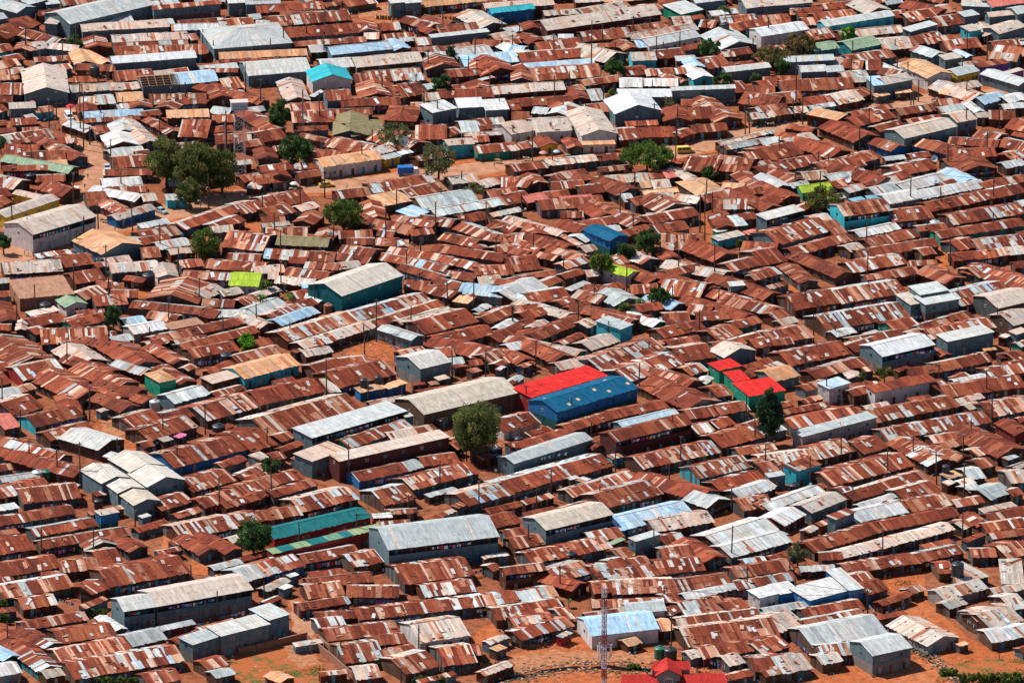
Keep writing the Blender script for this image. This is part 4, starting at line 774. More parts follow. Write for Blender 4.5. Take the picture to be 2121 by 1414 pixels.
# ------------------------------------------------------------------ trees
LEAFC = {'o': [(0.10, 0.125, 0.035), (0.14, 0.16, 0.045), (0.07, 0.095, 0.03), (0.17, 0.155, 0.055)], 'd': [(0.045, 0.095, 0.028), (0.062, 0.12, 0.035), (0.03, 0.07, 0.025), (0.085, 0.135, 0.04)],
 'm': [(0.085, 0.135, 0.028), (0.12, 0.165, 0.035), (0.055, 0.095, 0.024), (0.16, 0.19, 0.045)], 'c': [(0.028, 0.065, 0.03), (0.04, 0.085, 0.04), (0.02, 0.045, 0.025), (0.05, 0.09, 0.04)],
 's': [(0.10, 0.125, 0.05), (0.13, 0.15, 0.06), (0.075, 0.095, 0.04), (0.16, 0.15, 0.07)], 'a': [(0.10, 0.165, 0.03), (0.13, 0.20, 0.035), (0.05, 0.085, 0.025), (0.12, 0.16, 0.04)],
 'b': [(0.14, 0.105, 0.04), (0.18, 0.13, 0.05), (0.10, 0.08, 0.03), (0.19, 0.15, 0.06)], 'f': [(0.14, 0.115, 0.045), (0.18, 0.14, 0.05), (0.10, 0.09, 0.035), (0.20, 0.15, 0.06)],
 'l': [(0.09, 0.26, 0.02), (0.13, 0.32, 0.025), (0.06, 0.18, 0.02), (0.16, 0.36, 0.03)], 'y': [(0.12, 0.14, 0.035), (0.17, 0.17, 0.04), (0.09, 0.10, 0.03), (0.20, 0.18, 0.05)]}
KW = {'o': 'olive green spreading', 'd': 'dark green bushy', 'm': 'leafy green', 'c': 'narrow dark cypress', 's': 'sparse greyish', 'a': 'flat topped green', 'b': 'dry brown', 'f': 'flat brown',
 'l': 'bright light green round', 'y': 'yellow green feathery'}
def leafquad(m, p, s, c):
    a = Vector((rnd.gauss(0, 1), rnd.gauss(0, 1), rnd.gauss(0, .6))).normalized(); b = a.orthogonal().normalized(); b.rotate(Matrix.Rotation(rnd.uniform(0, 6.3), 3, a)); e = a.cross(b)
    m.face([p+b*s, p+e*s*.6, p-b*s, p-e*s*.6], c)
def crown(w, d, h, kind, dens=1.0):
    m = MB(); pal = LEAFC[kind]; cl = []
    n = int((12+w*h*.8)*(1.0 if kind != 's' else .7)); n = min(int(n*(1.5 if kind in 'af' else 1)), 150)
    for _ in range(n):
        while True:
            p = Vector((rnd.uniform(-1, 1), rnd.uniform(-1, 1), rnd.uniform(-1, 1)))
            r = p.length
            if .35 < r < 1: break
        if kind in 'af': p.z = abs(p.z)*.9-.35+rnd.uniform(-.2, .2)
        if kind == 'c': k = 1-.75*max(0, p.z)-.25*max(0, -p.z); p.x *= k*.9; p.y *= k*.9
        cl.append(Vector((p.x*w*.43, p.y*d*.43, p.z*h*.43)))
    for c in cl:
        cs = rnd.uniform(.055, .115)*min(w, h)+.26
        base = rnd.choice(pal); kk = rnd.uniform(.7, 1.45); base = tuple(q*kk*1.2 for q in base); nl = int((34+cs*44)*dens*(.5 if kind == 's' else 1))
        for _ in range(nl):
            q = Vector((rnd.gauss(0, 1), rnd.gauss(0, 1), rnd.gauss(0, .75))); q = q.normalized()*cs*rnd.uniform(.45, 1.0)
            lc = base if rnd.random() < .85 else tuple(q*1.3 for q in rnd.choice(pal))
            leafquad(m, c+q, rnd.uniform(.18, .36) if w > 4 else rnd.uniform(.12, .24), jit(lc, .2, 0))
    return m, cl
def tree(x, top, cw, ch, kind, name='tree'):
    base = top+ch+ (7 if kind not in 'c' else 3)
    w = unproj(x, base); k = base-proj(w+Vector((0, 0, 1)))[1]
    H_ = (base-top)/k; W_ = cw/7.5; hh = ch/k*.80
    o = thing(name, f"{KW[kind]} tree", 'tree', w, rnd.uniform(-.3, .3), 'trees growing among the houses')
    m, cl = crown(W_, W_*.9, hh*1.1, kind)
    cz = (base-top-ch/2)/k
    t = MB(); r = .10+.022*H_
    k0 = Vector((rnd.uniform(-.2, .2), 0, cz-hh*.25)); t.tube((0, 0, -.1), k0, r, r*.7, 8)
    for c in rnd.sample(cl, min(7, len(cl))):
        e = c*.8+Vector((0, 0, cz)); mid = k0.lerp(e, .5)+Vector((0, 0, .2))
        t.tube(k0, mid, r*.5, r*.3, 5, caps=False); t.tube(mid, e, r*.3, r*.1, 5)
    link('trunk', t.mesh('trunk', M_BARK), o)
    link('crown', m.mesh('crown', M_LEAF), o, (0, 0, cz))
for s in TREES.replace('\n', '').split(';'):
    a = s.split(); tree(float(a[0]), float(a[1]), float(a[2]), float(a[3]), a[4])
for s in BUSHES.split(';'):
    x, top, cw, ch = (float(k) for k in s.split()); w = unproj(x, top+ch); W_ = cw/8.5; hh = ch/7.6
    o = thing('bush', 'low green bush', 'bush', w, 0, 'bushes and low shrubs')
    m = MB(); nb = max(3, int(W_*1.3))
    for i in range(nb):
        cx = (i+.5)/nb*W_-W_/2; r = hh*.5
        m2, _ = crown(max(1.2, W_/nb*1.8), 2.2, hh*rnd.uniform(.8, 1.2), rnd.choice('mmd'), .8)
        for f_, c_ in zip(m2.f, m2.c): m.face([Vector(m2.v[q])+Vector((cx, 0, hh*.45)) for q in f_], c_)
    link('foliage', m.mesh('foliage', M_LEAF), o)
    st = MB(); [st.tube((0, 0, 0), (rnd.uniform(-.5, .5), 0, hh*.5), .05, .02, 5) for _ in range(3)]; link('stem', st.mesh('stem', M_BARK), o)
for s in PALMS.split(';'):
    x, top, sz = (float(k) for k in s.split()); sz = max(sz, 10); base = top+sz*1.4; w = unproj(x, base); h = sz*1.2/7.6
    o = thing('banana_plant', 'small banana plant with drooping fronds', 'plant', w, 0, 'banana and papaya plants')
    st = MB(); st.tube((0, 0, 0), (.1, 0, h*.75), .13, .08, 6); link('stem', st.mesh('stem', M_BARK), o)
    m = MB(); n = 11; L_ = sz/8.3*.62
    for i in range(n):
        a = 2*PI*i/n+rnd.uniform(-.2, .2); c = jit(rnd.choice(LEAFC['m']+LEAFC['l'][:1]), .15, 0); pv = Vector((.1, 0, h*.75)); dr = Vector((math.cos(a), math.sin(a), 0)); sd = Vector((-dr.y, dr.x, 0))
        ws = [0.05, .22, .26, .18, .03]; zs = [0, .35, .45, .25, -.15]; pts = [pv+dr*L_*k/4+Vector((0, 0, zs[k]*L_)) for k in range(5)]
        for k in range(4): m.face([pts[k]-sd*ws[k], pts[k]+sd*ws[k], pts[k+1]+sd*ws[k+1], pts[k+1]-sd*ws[k+1]], c)
    link('fronds', m.mesh('fronds', M_LEAF), o)

# ------------------------------------------------------------------ water tanks, dishes
TANKS = [((0,0),77,62,'k',9),((0,1),58,80,'k',9),((0,1),121,94,'k',11),((0,1),37,117,'k',10),((0,1),34.5,110,'k',8),((0,1),175,93,'k',5),((0,2),30.5,114.5,'s',9),((0,2),38,113,'g',8),((0,2),80,136,'k',7),((0,2),126,57,'s',9),
 ((0,2),178,79,'k',11),((0,2),184,20,'k',10),((0,2),194,103,'g',5),((1,2),88,37.5,'k',7),((1,2),99.5,34.5,'k',6),((2,2),6,86,'k',8),((3,2),148.5,107,'k',6),((3,2),25,125,'k',9),((3,3),158,51.5,'k',10),((2,3),120.5,119,'g',9),
 ((2,3),129,121,'k',10),((2,3),48,42,'k',9),((3,1),139.5,49,'s',9),((2,0),173.5,26,'k',8),((1,1),59,116,'b',8),((2,0),138,40,'g',4),((1,1),70,112,'b',7),((1,2),196,101,'k',8),((0,1),25,10,'k',8),((2,2),98,113,'k',5)]
for tk, x, y, kd, sz in TANKS:
    bx, by = px(tk, x, y); tall = kd == 'k' and (tk, x) in (((3, 2), 148.5), ((3, 3), 158), ((1, 2), 88), ((1, 2), 99.5), ((2, 0), 173.5), ((0, 2), 80))
    zb = {((3, 2), 148.5): 2.75, ((3, 3), 158): 3.0, ((1, 2), 88): 2.7, ((1, 2), 99.5): 2.7, ((2, 0), 173.5): 2.6, ((0, 0), 77): 2.6}.get((tk, x), 0.0)
    w = unproj(bx, by, zb); r = sz*U/8.4/2; hh = r*2.0
    o = thing('water_tank', {'k': 'black plastic', 's': 'grey corrugated', 'g': 'green plastic', 'b': 'rusty brown'}[kd]+' round water tank', 'water tank', w, 0, 'water tanks')
    mt = {'k': M_BLACKP, 's': M_STEEL, 'g': M_GREENP, 'b': M_BRICK}[kd]
    m = MB(); prof_ = [(r, 0)]
    for k in range(6): prof_ += [(r, hh*(k+.2)/6), (r*1.035, hh*(k+.5)/6), (r, hh*(k+.8)/6)]
    m.lathe(prof_, 18); link('drum', m.mesh('drum', mt, True), o)
    m = MB(); m.lathe([(r*1.03, hh), (r*.85, hh+.1*r), (r*.3, hh+.28*r), (r*.28, hh+.4*r), (.001, hh+.42*r)], 18); link('lid', m.mesh('lid', mt), o)
    if zb > 0:
        m = MB(); [m.tube((sx*r*.7, sy*r*.7, -zb), (sx*r*.7, sy*r*.7, 0), .06, n=4) for sx in (-1, 1) for sy in (-1, 1)]; m.box(-r, r, -r, r, -.08, 0); link('stand', m.mesh('stand', M_WOOD), o)
DISHES = [((0,1),89,31,.45,'w'),((0,1),92,27,.45,'w'),((1,0),120.5,118,1.35,'w'),((1,1),61,52,.5,'w'),((2,1),121,121,.45,'w'),((2,1),135.5,124.5,.4,'s'),((2,1),141,124,.45,'w'),((3,1),69,9,.95,'w'),((3,0),139,131,.9,'w'),
 ((3,3),24.5,63,.4,'y'),((3,2),38.5,117,.4,'b'),((1,2),195,106,.4,'o'),((0,1),8,45,.4,'o'),((1,0),125,111,.4,'w'),((2,2),4,70,.4,'y'),((3,1),140.5,9.5,.4,'b'),((2,3),99,35,.4,'y'),((2,3),15,33,.5,'b'),((3,1),30,18,.35,'w')]
for tk, x, y, r, c in DISHES:
    zb = 2.9 if r < .8 else 3.0; bx, by = px(tk, x, y); w = unproj(bx, by, zb)
    cc = {'w': (.75, .75, .72), 's': (.5, .52, .52), 'y': (.75, .45, .05), 'b': (.1, .4, .6), 'o': (.6, .42, .3)}[c]
    o = thing('satellite_dish', {'w': 'white', 's': 'grey', 'y': 'yellow', 'b': 'blue', 'o': 'tan'}[c]+(' large' if r > .8 else '')+' satellite dish', 'satellite dish', (w.x, w.y, 0), rnd.uniform(-.5, .5), 'satellite dishes on roofs')
    T_ = Matrix.Translation((0, -.15, zb+r*.9)) @ Matrix.Rotation(math.radians(62), 4, 'X')
    m = MB(); pf = [(.001, -.25*r)]+[(r*k/6, -.25*r+.25*r*(k/6)**2) for k in range(1, 7)]
    m.lathe(pf, 20, (*cc, 0), T=T_); m.lathe([(a, b-.03) for a, b in pf][::-1], 20, (*cc, 0), T=T_); link('reflector', m.mesh('reflector', M_PAINT, True), o)
    m = MB(); m.tube((0, 0, 0), (0, 0, zb+r*.7), .05, n=6); m.tube((0, -.1, zb+r*.4), (0, -.1-r*.8, zb+r*1.25), .02, n=4); m.box(-.05, .05, -.15-r*.85, -.05-r*.8, zb+r*1.2, zb+r*1.35); link('mount', m.mesh('mount', M_STEEL), o)

# ------------------------------------------------------------------ washing lines
def cloth_c(): return rnd.choice([(.75, .75, .78), (.75, .75, .78), (.7, .7, .72), (.05, .15, .5), (.1, .35, .7), (.55, .05, .07), (.65, .2, .4), (.12, .12, .2), (.2, .05, .3), (.05, .35, .35), (.7, .5, .1), (.3, .55, .75)])
LINES = [((0,3),5,15,15,17),((0,3),114,58,138,55),((0,3),135,75,153,74),((0,3),179,85,200,80),((0,3),47,70,60,74),((0,3),157,91,170,89),((1,3),97,74,131,71),((1,3),60,60,88,59),((1,3),178,48,185,46),((2,3),41,18,60,15),
 ((2,3),70,13,77,12),((2,3),127,83,142,85),((2,3),195,53,212,50),((2,3),161,121,175,125),((2,3),1,12,8,12),((3,3),0,51,25,48),((3,3),84,38,95,37),((3,3),140,25,157,23),((3,3),157,80,173,92),((3,3),27,104,42,118),
 ((3,3),86,75,94,84),((3,3),95,84,114,76),((0,2),158,17,180,15),((0,2),155,50,164,47),((0,2),12,105,25,106),((1,2),5,25,27,22),((1,2),55,78,95,67),((1,2),105,64,117,61),((1,2),200,48,208,45),((1,2),20,55,25,55),
 ((1,2),32,4,45,4),((1,2),136,6,146,3),((2,2),2,132,10,134),((2,2),10,126,25,131),((2,2),28,124,30,120),((2,2),38,117,46,119),((2,2),22,94,29,94),((2,2),37,92,46,90),((2,2),168,46,180,49),((2,2),74,61,87,59),
 ((2,2),158,113,167,111),((2,2),124,88,132,83),((2,2),104,132,122,128),((3,2),4,10,20,8),((3,2),27,22,48,20),((3,2),105,12,139,7),((3,2),146,26,161,24),((3,2),115,48,134,46),((0,1),68,63,80,72),((1,1),147,135,158,132),
 ((1,1),175,44,188,43),((1,1),64,66,69,62),((2,1),24,5,35,9),((2,1),181,72,196,69),((2,1),116,82,124,86),((3,1),98,59,112,57),((3,1),57,115,85,110),((3,1),126,18,137,15),((3,1),151,46,185,41),((3,1),58,67,68,68),
 ((3,1),120,118,134,117),((0,0),60,65,72,68),((0,0),159,83,169,83),((0,0),0,104,8,107),((0,0),186,41,198,39),((1,0),91,57,115,56),((1,0),133,98,143,97),((2,0),125,21,134,29),((2,0),17,112,34,111),((2,0),126,73,133,72),
 ((3,0),22,55,48,52),((3,0),74,22,86,20),((3,0),124,46,135,48),((3,0),35,75,48,76),((3,0),107,77,114,77),((3,0),146,121,166,120)]
HIGH = {((0,3),135): 4.4, ((1,2),55): 3.6, ((1,2),105): 3.6, ((2,2),22): 3.2, ((2,2),37): 3.2, ((3,2),105): 3.9, ((3,0),22): 3.0, ((2,3),41): 2.6, ((0,1),68): 2.4, ((1,0),91): 2.2}
def washing(a, b, z):
    v = b-a; L = v.length
    if L < 1: return
    o = thing('washing_line', 'line of bright laundry', 'laundry', (a.x, a.y, 0), math.atan2(v.y, v.x), 'lines of drying laundry')
    m = MB()
    for xx in (0, L): m = MB(); m.tube((xx, 0, 0), (xx, 0, z+.1), .04, n=5); link('post', m.mesh('post', M_WOOD), o)
    m = MB(); m.tube((0, 0, z), (L/2, 0, z-.12), .012, n=4); m.tube((L/2, 0, z-.12), (L, 0, z), .012, n=4); link('cord', m.mesh('cord', M_WOOD), o)
    x = .2; k = 0
    dns = .75 if L < 20 else .95
    while x < L-.4 and k < 34:
        w_ = rnd.uniform(.35, .95); hh = rnd.uniform(.5, 1.25) if z < 3 else rnd.uniform(.5, .9); c = jit(cloth_c(), .1, 0); m = MB(); zz = -.12*(1-abs(x/L-.5)*2)
        n = 4; top = [Vector((w_*i/n, .03*math.sin(i*1.9), z+zz)) for i in range(n+1)]; bot = [Vector((w_*i/n+rnd.uniform(-.04, .04), .12*math.sin(i*1.7+k)+.05, z+zz-hh*rnd.uniform(.9, 1))) for i in range(n+1)]
        for i in range(n): m.face([bot[i], bot[i+1], top[i+1], top[i]], c); m.face([top[i]+Vector((0, .03, 0)), top[i+1]+Vector((0, .03, 0)), bot[i+1]+Vector((0, .03, 0)), bot[i]+Vector((0, .03, 0))], c)
        link('cloth', m.mesh('cloth', M_CLOTH), o, (x, 0, 0)); x += w_+rnd.uniform(.05, .35)/dns; k += 1
for (cx, cy, an, X, Y, prof, rf, h, wl, gl) in list(ROOFS):
    if gl:
        c_, s_ = math.cos(an), math.sin(an); x = rnd.uniform(-X+1, -X*.2); L = rnd.uniform(X*.5, X*1.1)
        q = [Vector((cx+c_*u+s_*(Y+.02), cy+s_*u-c_*(Y+.02), 0)) for u in (x, x+L)]; washing(q[0], q[1], h-.55)
    if X > 5.5 and h < 3 and wl == 'd' and rnd.random() < .55:
        L = rnd.uniform(4, min(12, 2*X-2)); x = rnd.uniform(-X+1, X-1-L); c_, s_ = math.cos(an), math.sin(an)
        q = [Vector((cx+c_*u+s_*(Y+.5), cy+s_*u-c_*(Y+.5), 0)) for u in (x, x+L)]
        if q[0].y > -470: washing(q[0], q[1], rnd.uniform(1.7, 2.1))
for tk, x0, y0, x1, y1 in LINES:
    z = HIGH.get((tk, x0), 1.75)
    washing(unproj(*px(tk, x0, y0), z), unproj(*px(tk, x1, y1), z), z)

# ------------------------------------------------------------------ people
def person_template(var):
    J = {'pel': ((0, 0, .93), .125), 'sp': ((0, 0, 1.15), .12), 'ch': ((0, .0, 1.33), .14), 'nk': ((0, 0, 1.47), .055), 'hd': ((0, -.015, 1.60), .095), 'tp': ((0, 0, 1.70), .07)}
    st = (.16, -.16) if var % 2 else (.04, -.04)
    for s, n_ in ((1, 'r'), (-1, 'l')):
        q = st[0] if s > 0 else st[1]
        J['hp'+n_] = ((s*.10, 0, .86), .085); J['kn'+n_] = ((s*.11, -q*.5, .48), .058); J['an'+n_] = ((s*.11, -q+.02, .08), .038); J['ft'+n_] = ((s*.12, -q-.15, .03), .034)
        J['sh'+n_] = ((s*.19, 0, 1.38), .055); J['el'+n_] = ((s*.25, .03, 1.10), .04); J['ha'+n_] = ((s*.25, -.10-q*.4, .86), .032)
    E = [('pel', 'sp'), ('sp', 'ch'), ('ch', 'nk'), ('nk', 'hd'), ('hd', 'tp')]
    for n_ in 'rl': E += [('pel', 'hp'+n_), ('hp'+n_, 'kn'+n_), ('kn'+n_, 'an'+n_), ('an'+n_, 'ft'+n_), ('ch', 'sh'+n_), ('sh'+n_, 'el'+n_), ('el'+n_, 'ha'+n_)]
    K = list(J); me = bpy.data.meshes.new('p'); me.from_pydata([J[k][0] for k in K], [(K.index(a), K.index(b)) for a, b in E], [])
    ob = bpy.data.objects.new('p', me); col.objects.link(ob); md = ob.modifiers.new('s', 'SKIN')
    for i, k in enumerate(K): me.skin_vertices[0].data[i].radius = (J[k][1],)*2; me.skin_vertices[0].data[i].use_root = (k == 'pel')
    ob.modifiers.new('u', 'SUBSURF').levels = 1
    dg = bpy.context.evaluated_depsgraph_get(); out = bpy.data.meshes.new_from_object(ob.evaluated_get(dg)); bpy.data.objects.remove(ob); return out
SHIRTS = {'white': (.75, .75, .75), 'red': (.6, .04, .04), 'dark blue': (.03, .06, .25), 'green': (.03, .4, .08), 'black': (.03, .03, .03), 'yellow': (.7, .5, .05), 'grey': (.3, .3, .32), 'pink': (.7, .25, .35)}
M_SKIN = simple('brown_skin', (.10, .05, .03), .6)
PT = [person_template(0), person_template(1)]
def person(w, shirt, trousers, i, rz):
    base = PT[i % 2].copy(); base.name = 'person'
    mats = [simple('shirt_'+shirt, SHIRTS[shirt]) if 'shirt_'+shirt not in bpy.data.materials else bpy.data.materials['shirt_'+shirt],
            simple('trousers_'+trousers, tuple(c*.7 for c in SHIRTS[trousers])) if 'trousers_'+trousers not in bpy.data.materials else bpy.data.materials['trousers_'+trousers], M_SKIN]
    base.materials.clear(); [base.materials.append(m) for m in mats]
    for p in base.polygons:
        c = p.center; p.use_smooth = True
        p.material_index = 2 if c.z > 1.44 or (abs(c.x) > .21 and c.z < 1.12) or c.z < .1 else (0 if c.z > .9 else 1)
    return thing('person', f"person in {shirt} top and {trousers} trousers" , 'person', w, rz, 'people out walking', base)
PEOPLE = [((0,3),167.5,56,'white','dark blue'),((3,3),70,124,'black','pink'),((3,3),192,120,'red','black'),((3,3),64,86,'grey','black'),((0,1),71.5,6.5,'green','black'),((0,1),69,15,'black','grey'),((0,1),70.5,24,'red','dark blue'),
 ((0,1),126,46,'dark blue','black'),((0,1),93.5,49.5,'yellow','white'),((0,1),96.5,48.5,'dark blue','dark blue'),((0,1),197,22.5,'white','grey'),((0,1),194,23,'red','pink'),((0,1),23,69.5,'white','black'),((0,1),26.7,69,'yellow','dark blue'),
 ((0,1),20,69,'dark blue','dark blue'),((0,1),27.5,72,'dark blue','grey'),((0,1),59,61,'red','black'),((0,1),43,70,'black','black'),((0,1),163,30,'white','dark blue'),((0,1),8.5,103,'dark blue','dark blue'),((0,1),183,24,'black','red'),
 ((1,1),47.5,26,'white','grey'),((1,1),74,15,'white','white'),((1,1),131.5,5.5,'white','dark blue'),((0,0),48,102,'red','black'),((0,0),51,104,'black','black'),((0,0),53.5,105,'dark blue','black'),((0,0),41.5,104,'white','dark blue'),
 ((0,0),48,108,'red','grey'),((0,0),45,105,'black','grey'),((1,0),183,133,'dark blue','black'),((1,0),194,137,'pink','white'),((2,0),9,135,'yellow','black'),((2,0),13,135,'yellow','red'),((2,0),184.5,115.5,'white','dark blue'),
 ((3,0),134,75,'white','black'),((3,0),2,103,'white','black'),((3,0),91,86,'black','grey'),((3,0),93,87,'black','black'),((3,0),135,77,'grey','black'),((1,2),167,95,'white','black'),((2,3),134,117,'red','dark blue'),
 ((2,3),139,119,'dark blue','grey'),((3,3),95,81,'pink','grey'),((0,1),131,30,'black','yellow'),((0,1),188,14,'yellow','black'),((0,1),191,14,'yellow','grey'),((0,1),186,15,'grey','black')]
for i, (tk, x, y, s_, t_) in enumerate(PEOPLE): person(unproj(*px(tk, x, y)), s_, t_, i, rnd.uniform(-3, 3))

# ------------------------------------------------------------------ vehicles
def wheel(o, x, y, r=.33, w=.22):
    T_ = Matrix.Translation((x, y, r)) @ Matrix.Rotation(PI/2, 4, 'Y')
    m = MB(); m.lathe([(.001, -w/2), (r*.92, -w/2), (r, -w*.3), (r, w*.3), (r*.92, w/2), (.001, w/2)], 16, T=T_); wh = link('wheel', m.mesh('wheel', M_RUBBER), o)
    m = MB(); m.lathe([(.001, -w/2-.01), (r*.55, -w/2-.01), (r*.55, w/2+.01), (.001, w/2+.01)], 12, T=T_); link('rim', m.mesh('rim', M_STEEL), wh)
def shell(prof, hw, c, top=.8):
    """side profile (y forward, z) lofted across the width with tumble-home"""
    m = MB(); zs = [p[1] for p in prof]; zt = max(zs); zm = .95
    def wx(z): return hw*(1 if z < zm else 1-(1-top)*(z-zm)/max(zt-zm, .01))
    Lp = [Vector((-wx(z), y, z)) for y, z in prof]; Rp = [Vector((wx(z), y, z)) for y, z in prof]; n = len(prof)
    for i in range(n): m.face([Lp[i], Lp[(i+1) % n], Rp[(i+1) % n], Rp[i]], (*c, 0))
    m.face(Lp[::-1], (*c, 0)); m.face(Rp, (*c, 0)); return m
def vehicle(kind, w, rz, c, label):
    o = thing({'van': 'van', 'car': 'car', 'truck': 'truck', 'minibus': 'minibus'}[kind], label, kind, w, rz)
    if kind in ('van', 'minibus'):
        l = 2.35; hw = .86; pr = [(-l, .35), (l-.05, .35), (l, .55), (l-.05, .95), (l-.55, 1.12), (l-1.15, 1.85), (l-1.5, 1.95), (-l+.15, 1.95), (-l, 1.75)]
        link('body', shell(pr, hw, c, .88).mesh('body', M_PAINT), o)
        m = MB(); m.face([(-hw*.86, l-.62, 1.18), (hw*.86, l-.62, 1.18), (hw*.78, l-1.1, 1.78), (-hw*.78, l-1.1, 1.78)]); m.v = [(a, b+.03, z+.02) for a, b, z in m.v]; link('windscreen', m.mesh('windscreen', M_GLASS), o)
        for s in (-1, 1):
            for k in range(3):
                y1 = l-1.2-k*1.1; m = MB(); q = [(s*(hw*.975), y1-.95, 1.15), (s*(hw*.975), y1, 1.15), (s*(hw*.90), y1, 1.7), (s*(hw*.90), y1-.95, 1.7)]; m.face(q); m.v = [(a+s*.015, b, z) for a, b, z in m.v]; link('side_window', m.mesh('side_window', M_GLASS), o)
            m = MB(); m.box(s*.6-.14, s*.6+.14, l-.02, l+.03, .62, .8, (.8, .8, .75, 0)); link('headlight', m.mesh('headlight', M_PAINT), o)
            for y in (-1.45, 1.5): wheel(o, s*(hw-.1), y)
        m = MB(); m.box(-hw, hw, l, l+.08, .36, .52, (.1, .1, .1, 0)); link('bumper', m.mesh('bumper', M_PAINT), o)
        if kind == 'van': m = MB(); m.box(-.55, .55, -1.6, .4, 1.97, 2.12, (.7, .45, .1, 0) if 'rack' in label else (.8, .8, .8, 0)); link('roof_rack', m.mesh('roof_rack', M_PAINT), o)
    elif kind == 'car':
        l = 2.1; hw = .84; pr = [(-l, .3), (l, .3), (l, .62), (l-.15, .78), (l-1.0, .92), (l-1.65, 1.42), (-.85, 1.46), (-1.75, .98), (-l+.02, .9)]
        link('body', shell(pr, hw, c, .78).mesh('body', M_PAINT), o)
        m = MB(); m.face([(-.72, l-1.06, .99), (.72, l-1.06, .99), (.62, l-1.6, 1.40), (-.62, l-1.6, 1.40)]); link('windscreen', m.mesh('windscreen', M_GLASS), o)
        m = MB(); m.face([(.62, -.93, 1.45), (-.62, -.93, 1.45), (-.72, -1.68, 1.04), (.72, -1.68, 1.04)][::-1]); link('rear_window', m.mesh('rear_window', M_GLASS), o)
        for s in (-1, 1):
            m = MB(); m.face([(s*.83, -1.3, 1.0), (s*.83, .8, 1.0), (s*.72, .4, 1.36), (s*.72, -.8, 1.38)]); link('side_window', m.mesh('side_window', M_GLASS), o)
            m = MB(); m.box(s*.6-.15, s*.6+.15, l-.03, l+.03, .55, .7, (.8, .8, .75, 0)); link('headlight', m.mesh('headlight', M_PAINT), o)
            for y in (-1.3, 1.3): wheel(o, s*(hw-.08), y, .31)
    else:
        m = MB(); m.box(-1.15, 1.15, -2.9, 1.2, .85, 2.75, (*c, 0)); 
        for k in range(9): m.box(-1.19, 1.19, -2.8+k*.48, -2.72+k*.48, .85, 2.77, (c[0]*.8, c[1]*.8, c[2]*.8, 0))
        link('cargo_box', m.mesh('cargo_box', M_PAINT), o)
        link('cab', shell([(1.3, .5), (3.0, .5), (3.05, 1.1), (2.8, 1.5), (2.55, 2.2), (1.3, 2.25)], 1.0, (.7, .7, .7), .9).mesh('cab', M_PAINT), o)
        m = MB(); m.face([(-.85, 2.84, 1.5), (.85, 2.84, 1.5), (.8, 2.6, 2.12), (-.8, 2.6, 2.12)]); link('windscreen', m.mesh('windscreen', M_GLASS), o)
        m = MB(); m.box(-.5, .5, -2.9, 2.6, .6, .85, (.05, .05, .05, 0)); link('chassis', m.mesh('chassis', M_PAINT), o)
        for s in (-1, 1):
            for y in (-2.0, 2.3): wheel(o, s*.9, y, .42, .28)
W_ = lambda tk, x, y: unproj(*px(tk, x, y))
vehicle('van', W_((0,0), 56, 97), math.radians(195), (.78, .78, .78), 'white van parked nose first on the lane under the red umbrella')
vehicle('van', W_((0,1), 62, 20), math.radians(183), (.78, .77, .74), 'white van on the lane beside a shed, above the shophouse')
vehicle('car', W_((0,1), 131, 34), math.radians(222), (.35, .42, .42), 'silver blue car parked by the turquoise kiosk at the road')
vehicle('car', W_((0,0), 87, 138), math.radians(190), (.5, .52, .55), 'silver car in the lane left of the olive trees')
vehicle('minibus', W_((2,0), 141, 124.5), math.radians(-80), (.72, .52, .10), 'yellow minibus on the road right of the flat topped tree')
vehicle('truck', W_((1,0), 124, 143), math.radians(-85), (.02, .16, .5), 'blue box truck parked at the road left of a greyish tree')
vehicle('car', W_((1,1), 57.5, 13), math.radians(-80), (.55, .36, .05), 'small mustard car beside the road shops')
vehicle('car', W_((1,0), 184, 130), math.radians(-75), (.10, .045, .04), 'dark maroon car by the green roadside shops')

# ------------------------------------------------------------------ umbrellas and tents
def umbrella(tk, x, y, r, c, label):
    w = W_(tk, x, y); o = thing('market_umbrella', label, 'umbrella', w)
    m = MB(); n = 10
    for k in range(n):
        a0, a1 = 2*PI*k/n, 2*PI*(k+1)/n
        m.face([(r*math.cos(a0), r*math.sin(a0), 2.0), (r*math.cos(a1), r*math.sin(a1), 2.0), (.55*r*math.cos(a1), .55*r*math.sin(a1), 2.38), (.55*r*math.cos(a0), .55*r*math.sin(a0), 2.38)], jit(c, .08, 0))
        m.face([(.55*r*math.cos(a0), .55*r*math.sin(a0), 2.38), (.55*r*math.cos(a1), .55*r*math.sin(a1), 2.38), (0, 0, 2.55)], jit(c, .08, 0))
    link('canopy', m.mesh('canopy', M_CLOTH), o); m = MB(); m.tube((0, 0, 0), (0, 0, 2.6), .03, n=6); link('pole', m.mesh('pole', M_STEEL), o)
umbrella((0,0), 57.5, 92, 1.35, (.6, .03, .06), 'red umbrella over the white van at the lane')
umbrella((0,0), 26.5, 89, 1.0, (.62, .12, .06), 'smaller orange red umbrella at the market shed')
umbrella((2,0), 25.5, 130, 1.15, (.72, .3, .3), 'salmon pink umbrella at the yellow shop')
umbrella((2,0), 36.5, 129, 1.0, (.45, .55, .8), 'pale blue umbrella right of the pink one')
umbrella((3,0), 7, 113, 1.2, (.3, .62, .55), 'mint green umbrella beside the road')
umbrella((1,1), 31, 16, 1.1, (.75, .68, .6), 'cream umbrella over a roadside stall')
umbrella((0,1), 94, 98, 1.0, (.75, .5, .5), 'white and red umbrella in the earth yard')
umbrella((3,0), 134, 132, .1, (.1, .1, .1), 'thin folded dark umbrella by the big dish') if False else None
